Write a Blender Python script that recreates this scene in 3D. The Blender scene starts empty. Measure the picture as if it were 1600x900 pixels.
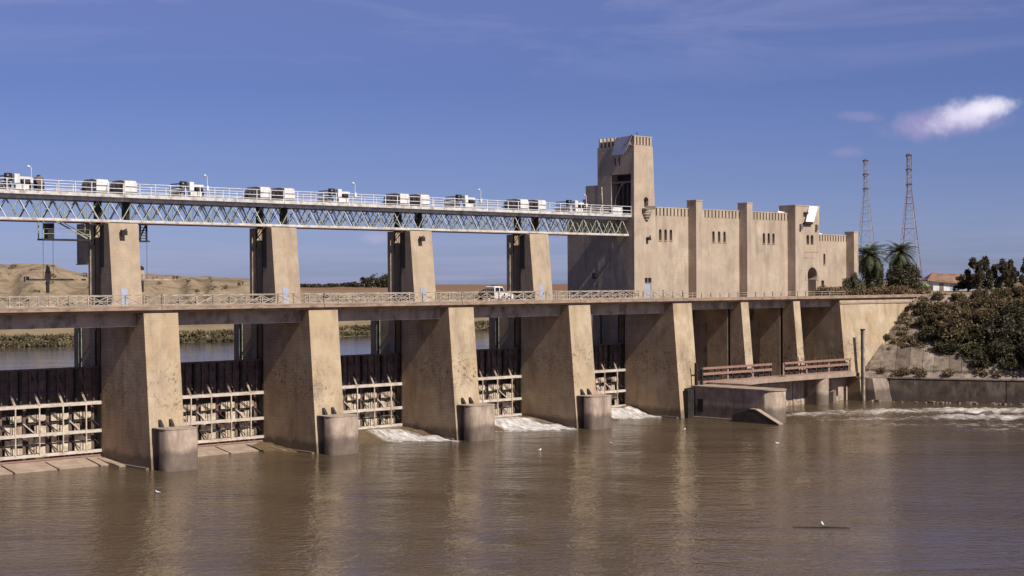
import bpy, bmesh, math, random
import numpy as np
from mathutils import Vector, Matrix, noise as mnoise
R=math.radians; rnd=random.Random(7)
S=bpy.context.scene; COL=S.collection
# ------------------------------------------------------------ camera, sky, sun, exposure
cd=bpy.data.cameras.new('camera'); cam=bpy.data.objects.new('camera',cd); COL.objects.link(cam); S.camera=cam
FPX=2363.33; YAW=0.748120; PIT=-0.002245; ROL=-0.005410
CX,CY,CZ=-75.767,-135.735,18.203
cd.sensor_width=36; cd.lens=FPX/1600*36; cd.clip_start=.5; cd.clip_end=20000
fw=Vector((math.sin(YAW)*math.cos(PIT),math.cos(YAW)*math.cos(PIT),math.sin(PIT)))
rt=Vector((math.cos(YAW),-math.sin(YAW),0)); up=rt.cross(fw)
r2=rt*math.cos(ROL)+up*math.sin(ROL); u2=-rt*math.sin(ROL)+up*math.cos(ROL)
cam.matrix_world=Matrix(((r2.x,u2.x,-fw.x,CX),(r2.y,u2.y,-fw.y,CY),(r2.z,u2.z,-fw.z,CZ),(0,0,0,1)))
SUN_EL=43.5; SUN_OFF=2.8      # the sun stands downstream of the dam, a little to the left of its normal
sdir=Vector((-math.sin(R(SUN_OFF))*math.cos(R(SUN_EL)),-math.cos(R(SUN_OFF))*math.cos(R(SUN_EL)),math.sin(R(SUN_EL))))
sl=bpy.data.lights.new('sun','SUN'); sl.energy=4.9; sl.angle=R(.53); sl.color=(1,.93,.82)
so=bpy.data.objects.new('sun',sl); COL.objects.link(so); so.rotation_euler=(-sdir).to_track_quat('-Z','Y').to_euler()
W=bpy.data.worlds.new('World'); S.world=W; W.use_nodes=True
S.view_settings.view_transform='Standard'; S.view_settings.look='None'; S.view_settings.exposure=0.2; S.view_settings.gamma=1
def world():
    n=W.node_tree.nodes; l=W.node_tree.links; n.clear()
    out=n.new('ShaderNodeOutputWorld'); bg=n.new('ShaderNodeBackground'); bg.inputs[1].default_value=.085
    sky=n.new('ShaderNodeTexSky'); sky.sky_type='NISHITA'; sky.sun_disc=False
    sky.sun_elevation=R(SUN_EL); sky.sun_rotation=math.atan2(sdir.x,sdir.y)
    sky.air_density=1.0; sky.dust_density=.6; sky.ozone_density=2.2; sky.altitude=20
    tint=n.new('ShaderNodeMix'); tint.data_type='RGBA'; tint.blend_type='MULTIPLY'; tint.inputs[0].default_value=1
    l.new(sky.outputs[0],tint.inputs[6])
    tc=n.new('ShaderNodeTexCoord')
    sz=n.new('ShaderNodeSeparateXYZ'); l.new(tc.outputs['Generated'],sz.inputs[0]); tr=n.new('ShaderNodeValToRGB'); l.new(sz.outputs[2],tr.inputs[0])
    e=tr.color_ramp.elements; e[0].position=0; e[0].color=(.50,.60,1.16,1); e[1].position=.5; e[1].color=(.40,.38,.62,1)
    for p_,c_ in ((.07,(.42,.455,.85,1)),(.13,(.40,.42,.76,1)),(.22,(.64,.54,.83,1))): k_=e.new(p_); k_.color=c_
    l.new(tr.outputs[0],tint.inputs[7])
    def M(op,a,b=None,c=None):
        m=n.new('ShaderNodeMath'); m.operation=op
        for i,v in enumerate((a,b,c)):
            if v is None: continue
            if isinstance(v,(int,float)): m.inputs[i].default_value=v
            else: l.new(v,m.inputs[i])
        return m.outputs[0]
    def VM(op,a,b):
        m=n.new('ShaderNodeVectorMath'); m.operation=op; l.new(a,m.inputs[0])
        if isinstance(b,tuple): m.inputs[1].default_value=b
        else: l.new(b,m.inputs[1])
        return m
    d=tc.outputs['Generated']
    def ndir(px,py):
        v=(fw+r2*((px-800)/FPX)-u2*((py-450)/FPX)).normalized(); return v
    def noise(vec,scale,detail,rough=.55,dist=0):
        t=n.new('ShaderNodeTexNoise'); t.inputs['Scale'].default_value=scale; t.inputs['Detail'].default_value=detail
        t.inputs['Roughness'].default_value=rough; t.inputs['Distortion'].default_value=dist; l.new(vec,t.inputs['Vector']); return t.outputs[0]
    def ell(c,a,b,ang,f0,f1,wob):      # soft ellipse on the sky round a direction, edge broken by noise
        cv=ndir(*c); ru=Vector((cv.y,-cv.x,0)).normalized(); uu=ru.cross(cv)
        ca,sa=math.cos(ang),math.sin(ang)
        ax=ru*ca+uu*sa; ay=-ru*sa+uu*ca
        df=VM('SUBTRACT',d,tuple(cv)).outputs[0]
        x=VM('DOT_PRODUCT',df,tuple(ax/a)).outputs['Value']; y=VM('DOT_PRODUCT',df,tuple(ay/b)).outputs['Value']
        rr=M('SQRT',M('ADD',M('MULTIPLY',x,x),M('MULTIPLY',y,y)))
        nz=noise(d,wob[0],6,.62)
        rr=M('ADD',rr,M('MULTIPLY',M('SUBTRACT',nz,.5),wob[1]))
        mr=n.new('ShaderNodeMapRange'); mr.interpolation_type='SMOOTHSTEP'; l.new(rr,mr.inputs[0])
        mr.inputs[1].default_value=f0; mr.inputs[2].default_value=f1; mr.inputs[3].default_value=1; mr.inputs[4].default_value=0
        return mr.outputs[0],nz
    def mix(fac,a,colr):
        m=n.new('ShaderNodeMix'); m.data_type='RGBA'; l.new(fac,m.inputs[0]); l.new(a,m.inputs[6]); m.inputs[7].default_value=colr; return m.outputs[2]
    c=tint.outputs[2]
    # thin high cirrus, streaked along the horizon, fading out lower down
    sc=VM('MULTIPLY',d,(1.6,2.2,13)).outputs[0]
    cz=noise(sc,1.9,9,.6,.9); sep=n.new('ShaderNodeSeparateXYZ'); l.new(d,sep.inputs[0])
    m1=n.new('ShaderNodeMapRange'); l.new(cz,m1.inputs[0]); m1.inputs[1].default_value=.50; m1.inputs[2].default_value=.80; m1.inputs[4].default_value=.34
    m2=n.new('ShaderNodeMapRange'); m2.interpolation_type='SMOOTHSTEP'; l.new(sep.outputs[2],m2.inputs[0]); m2.inputs[1].default_value=.10; m2.inputs[2].default_value=.19
    m2b=M('ADD',m2.outputs[0],.12)
    c=mix(M('MULTIPLY',m1.outputs[0],m2b),c,(4.6,4.7,7.2,1))
    # low haze bands near the horizon
    m3=n.new('ShaderNodeMapRange'); m3.interpolation_type='SMOOTHSTEP'; l.new(sep.outputs[2],m3.inputs[0]); m3.inputs[1].default_value=.055; m3.inputs[2].default_value=.0
    nb=noise(VM('MULTIPLY',d,(3,3,60)).outputs[0],2.2,6,.6,.3)
    m3n=n.new('ShaderNodeMapRange'); l.new(nb,m3n.inputs[0]); m3n.inputs[1].default_value=.40; m3n.inputs[2].default_value=.75; m3n.inputs[4].default_value=.42
    c=mix(M('MULTIPLY',m3.outputs[0],m3n.outputs[0]),c,(5.0,4.6,7.2,1))
    # the small cumulus on the right: grey violet underside, bright upper right
    e,_=ell((1478,192),.038,.011,R(4),.35,1.2,(60,1.0)); c=mix(M('MULTIPLY',e,.6),c,(4.3,3.7,6.2,1))
    e,nz=ell((1515,177),.027,.0095,R(12),.15,1.2,(75,1.5)); c=mix(M('MULTIPLY',e,.92),c,(7.9,7.4,9.4,1))
    e,_=ell((1545,168),.018,.0065,R(8),.1,1.2,(90,1.4)); c=mix(M('MULTIPLY',e,.8),c,(9.6,9.2,10.6,1))
    e,_=ell((1345,182),.016,.004,R(-6),.2,1.2,(80,1.0)); c=mix(M('MULTIPLY',e,.35),c,(3.9,3.5,5.9,1))
    e,_=ell((1322,238),.012,.004,R(0),.2,1.2,(80,1.0)); c=mix(M('MULTIPLY',e,.35),c,(4.0,3.4,5.8,1))
    e,_=ell((590,371),.014,.005,R(0),.2,1.2,(80,1.0)); c=mix(M('MULTIPLY',e,.4),c,(5.6,5.0,7.0,1))
    l.new(c,bg.inputs[0]); l.new(bg.outputs[0],out.inputs[0])
world()
# ------------------------------------------------------------ helpers
def tag(o,label=None,cat=None,group=None,kind=None):
    for k,v in (('label',label),('category',cat),('group',group),('kind',kind)):
        if v: o[k]=v
    return o
def thing(name,label,cat,loc=(0,0,0),rz=0,group=None):
    o=bpy.data.objects.new(name,None); COL.objects.link(o); o.location=loc; o.rotation_euler=(0,0,rz); o.empty_display_size=.5
    return tag(o,label,cat,group)
class MB:
    def __init__(s): s.v=[]; s.f=[]
    def quad(s,*p):
        n=len(s.v); s.v+=[tuple(q) for q in p]; s.f.append(tuple(range(n,n+len(p)))); return s
    def box(s,x0,x1,y0,y1,z0,z1):
        return s.hexa([(x0,y0,z0),(x1,y0,z0),(x1,y1,z0),(x0,y1,z0),(x0,y0,z1),(x1,y0,z1),(x1,y1,z1),(x0,y1,z1)])
    def hexa(s,p):
        n=len(s.v); s.v+=[tuple(q) for q in p]
        for f in ((0,3,2,1),(4,5,6,7),(0,1,5,4),(1,2,6,5),(2,3,7,6),(3,0,4,7)): s.f.append(tuple(n+i for i in f))
        return s
    def prism(s,prof,axis,a,b):          # closed profile extruded along an axis
        n=len(s.v); m=len(prof)
        def P(u,v,t): return (t,u,v) if axis=='X' else (u,t,v) if axis=='Y' else (u,v,t)
        s.v+=[P(u,v,a) for u,v in prof]+[P(u,v,b) for u,v in prof]
        s.f.append(tuple(n+i for i in range(m))); s.f.append(tuple(n+m+i for i in reversed(range(m))))
        for i in range(m):
            j=(i+1)%m; s.f.append((n+i,n+m+i,n+m+j,n+j))
        return s
    def bar(s,a,b,w,h=None,up=(0,0,1)):
        a=Vector(a); b=Vector(b); d=(b-a).normalized(); u=Vector(up)
        if abs(d.dot(u))>.98: u=Vector((0,1,0))
        x=d.cross(u).normalized(); y=x.cross(d).normalized(); h=h or w; x*=w/2; y*=h/2
        return s.hexa([a-x-y,a+x-y,a+x+y,a-x+y,b-x-y,b+x-y,b+x+y,b-x+y])
    def tube(s,pts,r,seg=8):
        pts=[Vector(p) for p in pts]; rs=r if isinstance(r,(list,tuple)) else [r]*len(pts); rings=[]
        for i,p in enumerate(pts):
            d=(pts[min(i+1,len(pts)-1)]-pts[max(i-1,0)]).normalized(); u=Vector((0,0,1)) if abs(d.z)<.95 else Vector((1,0,0))
            x=d.cross(u).normalized(); y=x.cross(d); n=len(s.v)
            s.v+=[tuple(p+(x*math.cos(k*2*math.pi/seg)+y*math.sin(k*2*math.pi/seg))*rs[i]) for k in range(seg)]; rings.append(n)
        for a,b in zip(rings,rings[1:]):
            for k in range(seg): s.f.append((a+k,a+(k+1)%seg,b+(k+1)%seg,b+k))
        s.f.append(tuple(rings[0]+k for k in reversed(range(seg)))); s.f.append(tuple(rings[-1]+k for k in range(seg)))
        return s
    def mesh(s,name,mat,smooth=False):
        me=bpy.data.meshes.new(name); me.from_pydata(s.v,[],s.f)
        if mat: me.materials.append(mat)
        bm=bmesh.new(); bm.from_mesh(me); bmesh.ops.recalc_face_normals(bm,faces=bm.faces); bm.to_mesh(me); bm.free()
        if smooth: me.polygons.foreach_set('use_smooth',[True]*len(me.polygons))
        me.update(); return me
    def build(s,name,mat,parent=None,smooth=False,loc=None,bevel=0):
        return link(name,s.mesh(name,mat,smooth),parent,loc,bevel)
def link(name,me,parent=None,loc=None,bevel=0):
    o=bpy.data.objects.new(name,me); COL.objects.link(o)
    if parent: o.parent=parent
    if loc: o.location=loc
    if bevel:
        m=o.modifiers.new('edge','BEVEL'); m.width=bevel; m.segments=2; m.limit_method='ANGLE'
    return o
def kids(o): return list(o.children)
def copy_tree(o,parent=None):
    c=o.copy(); COL.objects.link(c); c.parent=parent
    for k in KID.get(o.name,[]): pass
    return c
KID={}
def dup(o,loc=None,label=None,parent=None,skip=()):
    c=o.copy(); COL.objects.link(c)
    if parent: c.parent=parent
    for ch in list(o.children):
        if ch.name.split('.')[0] in skip: continue
        dup(ch,parent=c)
    if loc is not None: c.location=loc
    if label: c['label']=label
    return c
def cut(o,cutters):                     # real openings: boolean difference, then the cutters go
    for c in cutters:
        m=o.modifiers.new('c','BOOLEAN'); m.operation='DIFFERENCE'; m.solver='EXACT'; m.object=c
    dg=bpy.context.evaluated_depsgraph_get(); me=bpy.data.meshes.new_from_object(o.evaluated_get(dg)); o.modifiers.clear(); o.data=me
    for c in cutters: bpy.data.objects.remove(c)
    return o
# ------------------------------------------------------------ materials
def mat(name,col,rough=.8,metal=0,var=0.18,vscale=.6,stain=None,stain_amt=0,stain_scale=(.5,.5,.5),course=0,course_amt=.3,bump=.0,bscale=8,
        streak=0,pits=0,wet=None,tint2=None,spots=0,course_axis=True,object_space=False,spec=.3,side_only=False):
    m=bpy.data.materials.new(name); m.use_nodes=True; n=m.node_tree.nodes; l=m.node_tree.links; n.clear()
    o=n.new('ShaderNodeOutputMaterial'); b=n.new('ShaderNodeBsdfPrincipled'); l.new(b.outputs[0],o.inputs[0])
    b.inputs['Roughness'].default_value=rough; b.inputs['Metallic'].default_value=metal; b.inputs['Specular IOR Level'].default_value=spec
    if object_space:
        pos=n.new('ShaderNodeTexCoord').outputs['Object']
    else: pos=n.new('ShaderNodeNewGeometry').outputs['Position']
    def nz(scale,detail=6,vec=None,rough=.6):
        t=n.new('ShaderNodeTexNoise'); t.inputs['Scale'].default_value=scale; t.inputs['Detail'].default_value=detail; t.inputs['Roughness'].default_value=rough
        l.new(vec or pos,t.inputs['Vector']); return t.outputs[0]
    def scl(v):
        q=n.new('ShaderNodeVectorMath'); q.operation='MULTIPLY'; l.new(pos,q.inputs[0]); q.inputs[1].default_value=v; return q.outputs[0]
    def mr(x,a,b_,c=0,d=1):
        q=n.new('ShaderNodeMapRange'); l.new(x,q.inputs[0])
        for i,v in enumerate((a,b_,c,d)): q.inputs[i+1].default_value=v
        return q.outputs[0]
    def mul(a,b_):
        q=n.new('ShaderNodeMath'); q.operation='MULTIPLY'; l.new(a,q.inputs[0])
        if isinstance(b_,(int,float)): q.inputs[1].default_value=b_
        else: l.new(b_,q.inputs[1])
        return q.outputs[0]
    def mix(f,a,c,mode='MIX'):
        q=n.new('ShaderNodeMix'); q.data_type='RGBA'; q.blend_type=mode
        if isinstance(f,(int,float)): q.inputs[0].default_value=f
        else: l.new(f,q.inputs[0])
        l.new(a,q.inputs[6]) if not isinstance(a,tuple) else setattr(q.inputs[6],'default_value',a+(1,))
        l.new(c,q.inputs[7]) if not isinstance(c,tuple) else setattr(q.inputs[7],'default_value',c+(1,))
        return q.outputs[2]
    dark=tuple(c*(1-var*1.6) for c in col); lite=tuple(min(1,c*(1+var)) for c in col)
    c=mix(mr(nz(vscale,8),.3,.7),dark,lite)
    if tint2: c=mix(mr(nz(vscale*.37,4),.42,.68),c,tint2)
    c=mix(mul(mr(nz(bscale*.9,4),.35,.75),var*.9),c,tuple(x*.55 for x in col))
    h=None
    if streak:
        s_=nz(1,6,scl((1.1,1.1,.10)),.65); c=mix(mul(mr(s_,.52,.74),streak),c,tuple(x*.38 for x in col))
    if stain: c=mix(mul(mr(nz(1,7,scl(stain_scale)),.50,.66),stain_amt),c,stain)
    if pits:
        sp=n.new('ShaderNodeSeparateXYZ'); l.new(pos,sp.inputs[0])
        p=mr(nz(2.2,4,None,.8),.53,.62); area=mul(mul(mr(sp.outputs[2],4.5,6.8),mr(sp.outputs[2],11.5,8.8)),mr(nz(.11,3),.40,.56))
        p=mul(mul(p,area),pits); c=mix(p,c,tuple(x*.28 for x in col))
    if course:
        sp=n.new('ShaderNodeSeparateXYZ'); l.new(pos,sp.inputs[0])
        cb=n.new('ShaderNodeCombineXYZ'); ad=n.new('ShaderNodeMath'); ad.operation='ADD'; l.new(sp.outputs[0],ad.inputs[0]); l.new(sp.outputs[1],ad.inputs[1])
        l.new(ad.outputs[0],cb.inputs[0]); l.new(sp.outputs[2],cb.inputs[1])
        br=n.new('ShaderNodeTexBrick'); l.new(cb.outputs[0],br.inputs['Vector']); br.inputs['Scale'].default_value=1
        br.inputs['Brick Width'].default_value=course*2.6; br.inputs['Row Height'].default_value=course; br.inputs['Mortar Size'].default_value=.035
        br.inputs['Mortar Smooth'].default_value=.5
        br.inputs['Color1'].default_value=(1,1,1,1); br.inputs['Color2'].default_value=(.78,.76,.74,1); br.inputs['Mortar'].default_value=(.45,.42,.4,1)
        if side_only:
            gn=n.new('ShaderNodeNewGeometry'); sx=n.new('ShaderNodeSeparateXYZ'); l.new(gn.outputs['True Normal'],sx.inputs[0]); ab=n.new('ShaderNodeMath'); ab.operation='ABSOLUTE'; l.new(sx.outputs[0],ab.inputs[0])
            c=mix(mr(ab.outputs[0],.3,.9,course_amt*.18,course_amt),c,br.outputs[0],'MULTIPLY'); h=mul(br.outputs[1],mr(ab.outputs[0],.3,.9,.06,1)); c=mix(mr(ab.outputs[0],.5,.9,0,.8),c,(.90,.84,.82),'MULTIPLY')  # side faces tinted browner and darker, partly painting their shade into the colour
        else: c=mix(course_amt,c,br.outputs[0],'MULTIPLY'); h=mul(br.outputs[1],.25)
    if wet is not None:
        sp=n.new('ShaderNodeSeparateXYZ'); l.new(pos,sp.inputs[0])
        wv=n.new('ShaderNodeMath'); wv.operation='ADD'; l.new(sp.outputs[2],wv.inputs[0]); l.new(mul(nz(1,5,scl((.8,.8,.3))),-1.6),wv.inputs[1])
        c=mix(mr(wv.outputs[0],wet-.35,wet-.95,0,.62),c,(.055,.040,.034))
    l.new(c,b.inputs['Base Color'])
    if bump or h:
        bp=n.new('ShaderNodeBump'); bp.inputs['Strength'].default_value=max(bump,.25); bp.inputs['Distance'].default_value=.05
        hh=nz(bscale,8)
        if h:
            q=n.new('ShaderNodeMath'); q.operation='SUBTRACT'; l.new(hh,q.inputs[0]); l.new(h,q.inputs[1]); hh=q.outputs[0]
        l.new(hh,bp.inputs['Height']); l.new(bp.outputs[0],b.inputs['Normal'])
    return m
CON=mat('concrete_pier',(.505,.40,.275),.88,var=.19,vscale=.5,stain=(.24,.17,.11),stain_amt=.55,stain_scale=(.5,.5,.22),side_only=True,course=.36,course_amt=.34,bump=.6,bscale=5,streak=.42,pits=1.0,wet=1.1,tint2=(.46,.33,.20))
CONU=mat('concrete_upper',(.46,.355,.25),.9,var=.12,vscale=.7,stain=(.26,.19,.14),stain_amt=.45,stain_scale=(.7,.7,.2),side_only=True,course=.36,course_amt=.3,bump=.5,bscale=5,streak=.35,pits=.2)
NOSE=mat('concrete_nose',(.41,.32,.25),.9,var=.22,vscale=.9,stain=(.2,.14,.11),stain_amt=.7,stain_scale=(.9,.9,.2),bump=.3,bscale=6,streak=.5,wet=1.7)
MASON=mat('masonry',(.485,.39,.295),.9,var=.17,vscale=.45,stain=(.27,.20,.15),stain_amt=.5,stain_scale=(.8,.8,.16),course=.33,course_amt=.10,bump=.5,bscale=3.2,streak=.42,tint2=(.44,.335,.25))
DECK=mat('deck_concrete',(.36,.25,.18),.9,var=.2,vscale=.8,stain=(.09,.06,.05),stain_amt=.6,stain_scale=(.8,.8,2),bump=.2,streak=.3)
GIRD=mat('girder_concrete',(.46,.36,.27),.9,var=.15,vscale=.5,stain=(.08,.06,.05),stain_amt=.7,stain_scale=(.7,.7,.5),bump=.2,streak=.5)
DARKC=mat('shade_dark_concrete',(.12,.095,.08),.9,var=.3,vscale=.6,streak=.5)  # streaky concrete, its colour darkened to paint in the shade of the intake bays
ROAD=mat('asphalt',(.06,.055,.055),.9,var=.2,vscale=2,bump=.2)
KERB=mat('kerb_concrete',(.36,.27,.21),.9,var=.2,vscale=1)
RAILC=mat('railing_paint',(.40,.33,.26),.7,var=.45,vscale=1.2)
STEEL=mat('white_steel',(.62,.60,.56),.5,.0,var=.2,vscale=1.5,stain=(.2,.09,.05),stain_amt=.55,stain_scale=(1.2,1.2,1.2))
STEELG=mat('greenish_steel',(.36,.38,.28),.55,.0,var=.3,vscale=1.5,stain=(.14,.07,.04),stain_amt=.6,stain_scale=(1.2,1.2,1.2))
WHITE=mat('white_paint',(.74,.73,.71),.45,var=.14,vscale=1.5,stain=(.42,.33,.26),stain_amt=.4,stain_scale=(1.4,1.4,.5),streak=.15)
DARKS=mat('dark_steel',(.035,.030,.028),.6,var=.3,vscale=1.5)
GREYM=mat('grey_machine',(.19,.16,.15),.6,var=.3,vscale=2,stain=(.2,.1,.05),stain_amt=.3)
RUSTY=mat('rusty_gate',(.15,.105,.092),.8,var=.35,vscale=1.2,stain=(.14,.07,.045),stain_amt=.5,stain_scale=(1.5,1.5,.5),streak=.4)
CREAM=mat('gate_cream',(.62,.52,.40),.7,var=.3,vscale=2.2,stain=(.24,.13,.08),stain_amt=.75,stain_scale=(1.4,1.4,.6),streak=.4)
BEAMW=mat('gate_beam',(.58,.51,.44),.7,var=.15,vscale=1.1,stain=(.26,.13,.08),stain_amt=.5,stain_scale=(1,1,3))
CABLE=mat('cable',(.05,.05,.05),.6)
HOOD=mat('machine_hood',(.40,.34,.32),.6,var=.25,vscale=2,stain=(.2,.11,.07),stain_amt=.5,stain_scale=(1.5,1.5,.6),streak=.4)
DOORB=mat('door_paint',(.36,.40,.50),.5,var=.1)
GLASS=mat('dark_window',(.02,.02,.025),.25,var=.1,spec=.5)
BLACK=mat('black_rubber',(.012,.012,.012),.8)
PANELW=mat('panel_white',(.80,.80,.82),.4,var=.05)
PANELB=mat('panel_blue_grey',(.50,.52,.62),.4,var=.1)
REDRUST=mat('fence_rust',(.34,.20,.16),.8,var=.3,vscale=2,stain=(.12,.06,.05),stain_amt=.6,stain_scale=(2,2,2))
TILE=mat('roof_tile',(.27,.16,.11),.9,var=.25,vscale=1,course=.4,course_amt=.4)
RED=mat('mast_red',(.22,.10,.10),.6,var=.1); MASTW=mat('mast_grey',(.30,.29,.32),.6,var=.1)
BARK=mat('bark',(.10,.075,.05),.95,var=.3,vscale=3,bump=.4)
LINING=mat('bank_lining',(.25,.19,.15),.92,var=.4,vscale=.55,stain=(.075,.055,.04),stain_amt=.9,stain_scale=(.55,.55,.9),bump=.9,bscale=2.5,streak=.5,tint2=(.34,.27,.22))
LINS=[mat('lining_slab',c_,.92,var=.3,vscale=.8,stain=(.07,.052,.04),stain_amt=.85,stain_scale=(.9,.9,.5),bump=.5,bscale=3,streak=.5) for c_ in ((.22,.17,.13),(.16,.12,.092),(.30,.24,.195))]
RWALL=mat('river_wall_mat',(.095,.070,.054),.92,var=.45,vscale=.6,stain=(.20,.16,.13),stain_amt=.5,stain_scale=(1.1,1.1,.25),bump=.6,bscale=3,streak=.6,wet=1.0)
GREEN=mat('green_paint',(.22,.42,.16),.6,var=.1)
def leafmat(name,a,b,tr=.25):
    m=bpy.data.materials.new(name); m.use_nodes=True; n=m.node_tree.nodes; l=m.node_tree.links; n.clear()
    o=n.new('ShaderNodeOutputMaterial'); d=n.new('ShaderNodeBsdfPrincipled'); t=n.new('ShaderNodeBsdfTranslucent'); mx=n.new('ShaderNodeMixShader'); mx.inputs[0].default_value=tr
    d.inputs['Roughness'].default_value=.6; d.inputs['Specular IOR Level'].default_value=.25
    g=n.new('ShaderNodeNewGeometry'); r=n.new('ShaderNodeValToRGB'); l.new(g.outputs['Random Per Island'],r.inputs[0])
    r.color_ramp.elements[0].color=a+(1,); r.color_ramp.elements[1].color=b+(1,)
    nz=n.new('ShaderNodeTexNoise'); nz.inputs['Scale'].default_value=.45; nz.inputs['Detail'].default_value=4; l.new(g.outputs['Position'],nz.inputs['Vector'])
    mp=n.new('ShaderNodeMapRange'); l.new(nz.outputs[0],mp.inputs[0]); mp.inputs[1].default_value=.35; mp.inputs[2].default_value=.65; mp.inputs[3].default_value=.65; mp.inputs[4].default_value=1.25
    q=n.new('ShaderNodeVectorMath'); q.operation='SCALE'; l.new(r.outputs[0],q.inputs[0]); l.new(mp.outputs[0],q.inputs['Scale'])
    l.new(q.outputs[0],d.inputs[0]); l.new(q.outputs[0],t.inputs[0]); l.new(d.outputs[0],mx.inputs[1]); l.new(t.outputs[0],mx.inputs[2]); l.new(mx.outputs[0],o.inputs[0])
    return m
L_SCRUB=leafmat('scrub_leaf',(.125,.09,.052),(.225,.175,.09)); L_GREEN=leafmat('green_leaf',(.06,.058,.030),(.15,.14,.06))
L_DARK=leafmat('dark_leaf',(.050,.044,.028),(.13,.11,.062)); L_PALM=leafmat('palm_leaf',(.05,.055,.028),(.14,.15,.075)); L_REED=leafmat('reed_leaf',(.13,.105,.058),(.24,.19,.11)); L_DRY=leafmat('dry_leaf',(.14,.09,.05),(.26,.18,.10))
# ------------------------------------------------------------ ground and water
def sm(x,a,b):
    t=np.clip((x-a)/(b-a),0,1); return t*t*(3-2*t)
def vnoise(x,y,seed):                   # cheap smooth value noise on arrays
    r=np.random.RandomState(seed); T=r.rand(64,64); xi=np.floor(x).astype(int); yi=np.floor(y).astype(int); fx=x-xi; fy=y-yi
    fx=fx*fx*(3-2*fx); fy=fy*fy*(3-2*fy); g=lambda i,j:T[i%64,j%64]
    return (g(xi,yi)*(1-fx)+g(xi+1,yi)*fx)*(1-fy)+(g(xi,yi+1)*(1-fx)+g(xi+1,yi+1)*fx)*fy
WL=Vector((124.7,-5.5)); WD=Vector((.41,-.912)).normalized(); WN=Vector((-WD.y,WD.x))   # foot line of the river wall, its direction and the landward normal
def hgt(x,y):
    dist=np.hypot(x-CX,y-CY); az=np.degrees(np.arctan2(x-CX,y-CY))
    shore=94+6*((np.abs(x-68))/45)**1.3*(np.abs(x-68)<200)+6*(4.9)*(np.abs(x-68)>=200)+2.5*(vnoise(x/9,y/30,3)-.5)
    xr=134+.45*(y-8)
    d=np.minimum(np.where(y>60,y-shore,-99),999); d=np.where(y>12,np.maximum(d,x-xr),-99)     # >0 on land upstream
    n1=vnoise(x/14,y/14,1)-.5; n2=vnoise(x/4.5,y/4.5,2)-.5; n3=vnoise(x/70,y/70,5)-.5
    base=8.5+3.2*sm(d,0,9)+2.6*sm(d,8,70)+1.5*sm(d,60,300)+ n3*1.6*sm(d,20,120)
    # the eroded tan hill on the left; ridge height by bearing
    rb=[15,22,24.16,26,26.5,27.2,28.4,29.5,31,32.4,33.2,34.1,34.9,36.5]
    rh=[9.5,9.2,9.0,9.0,7.2,6.2,5.7,6.1,5.8,5.0,4.9,4.4,1.2,.2]
    H=np.interp(az,rb,rh)*(1-sm(az,36,40)); H=np.where(az<15,9.5*sm(az,-40,15),H)
    gul=vnoise(az*2.4+n1*.8,dist/60,9)
    prof=sm(dist+n1*16+ (gul-.5)*26,318,405)
    terr=np.abs(vnoise(x/26+n1*.6,y/26,14)-.5)*2
    hill=H*prof*(1-.75*sm(dist,480,1400))*(1+.06*(vnoise(x/5,y/5,11)-.5)-.07*(1-terr)**3*sm(dist,290,330)*(1-sm(dist,400,440)))+ (vnoise(x/3.2,y/3.2,16)-.5)*.9*sm(dist,290,330)*(H/9)+(gul-.5)*1.2*sm(dist,285,330)*(1-sm(dist,380,420))*(H/9)
    up_=np.where(d>0,base+hill+n2*.7*sm(d,1,10)+n1*.9*sm(d,3,20),8.5-3.5*sm(-d,0,8))
    right=16.15+.7*sm(dist,240,330)+n1*.25
    # downstream: river bed, right bank terrace behind the embankment
    off=(x-WL.x)*WN.x+(y-WL.y)*WN.y
    dn=np.where(off>16.2,right,-3.0); dn=np.where((off>12)&(off<=16.2),-3+ (right+3)*sm(off,12.5,16.2)*.9-1,dn)
    dn=np.where(y<-260,-3+19*sm(-y,260,300),dn); dn=np.where(x<-330,-3+19*sm(-x,330,380),dn)
    mid=(y>9.5)&(y<=12)
    z=np.where(y>9.5,up_,dn)
    land=(x>133.2)&(y>-.3)&(y<60)&(off>15); z=np.where(land,right,z); z=np.where((y>=0)&(y<=12)&(x<=133.2),-3,z)
    far=sm(dist,2500,9000)*4
    z=np.where((d>0)|(off>16.2),z+far*(dist>2500),z)
    z=np.where((y>60)&(x>150),np.maximum(z,14.5+n3),z)
    return z
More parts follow.
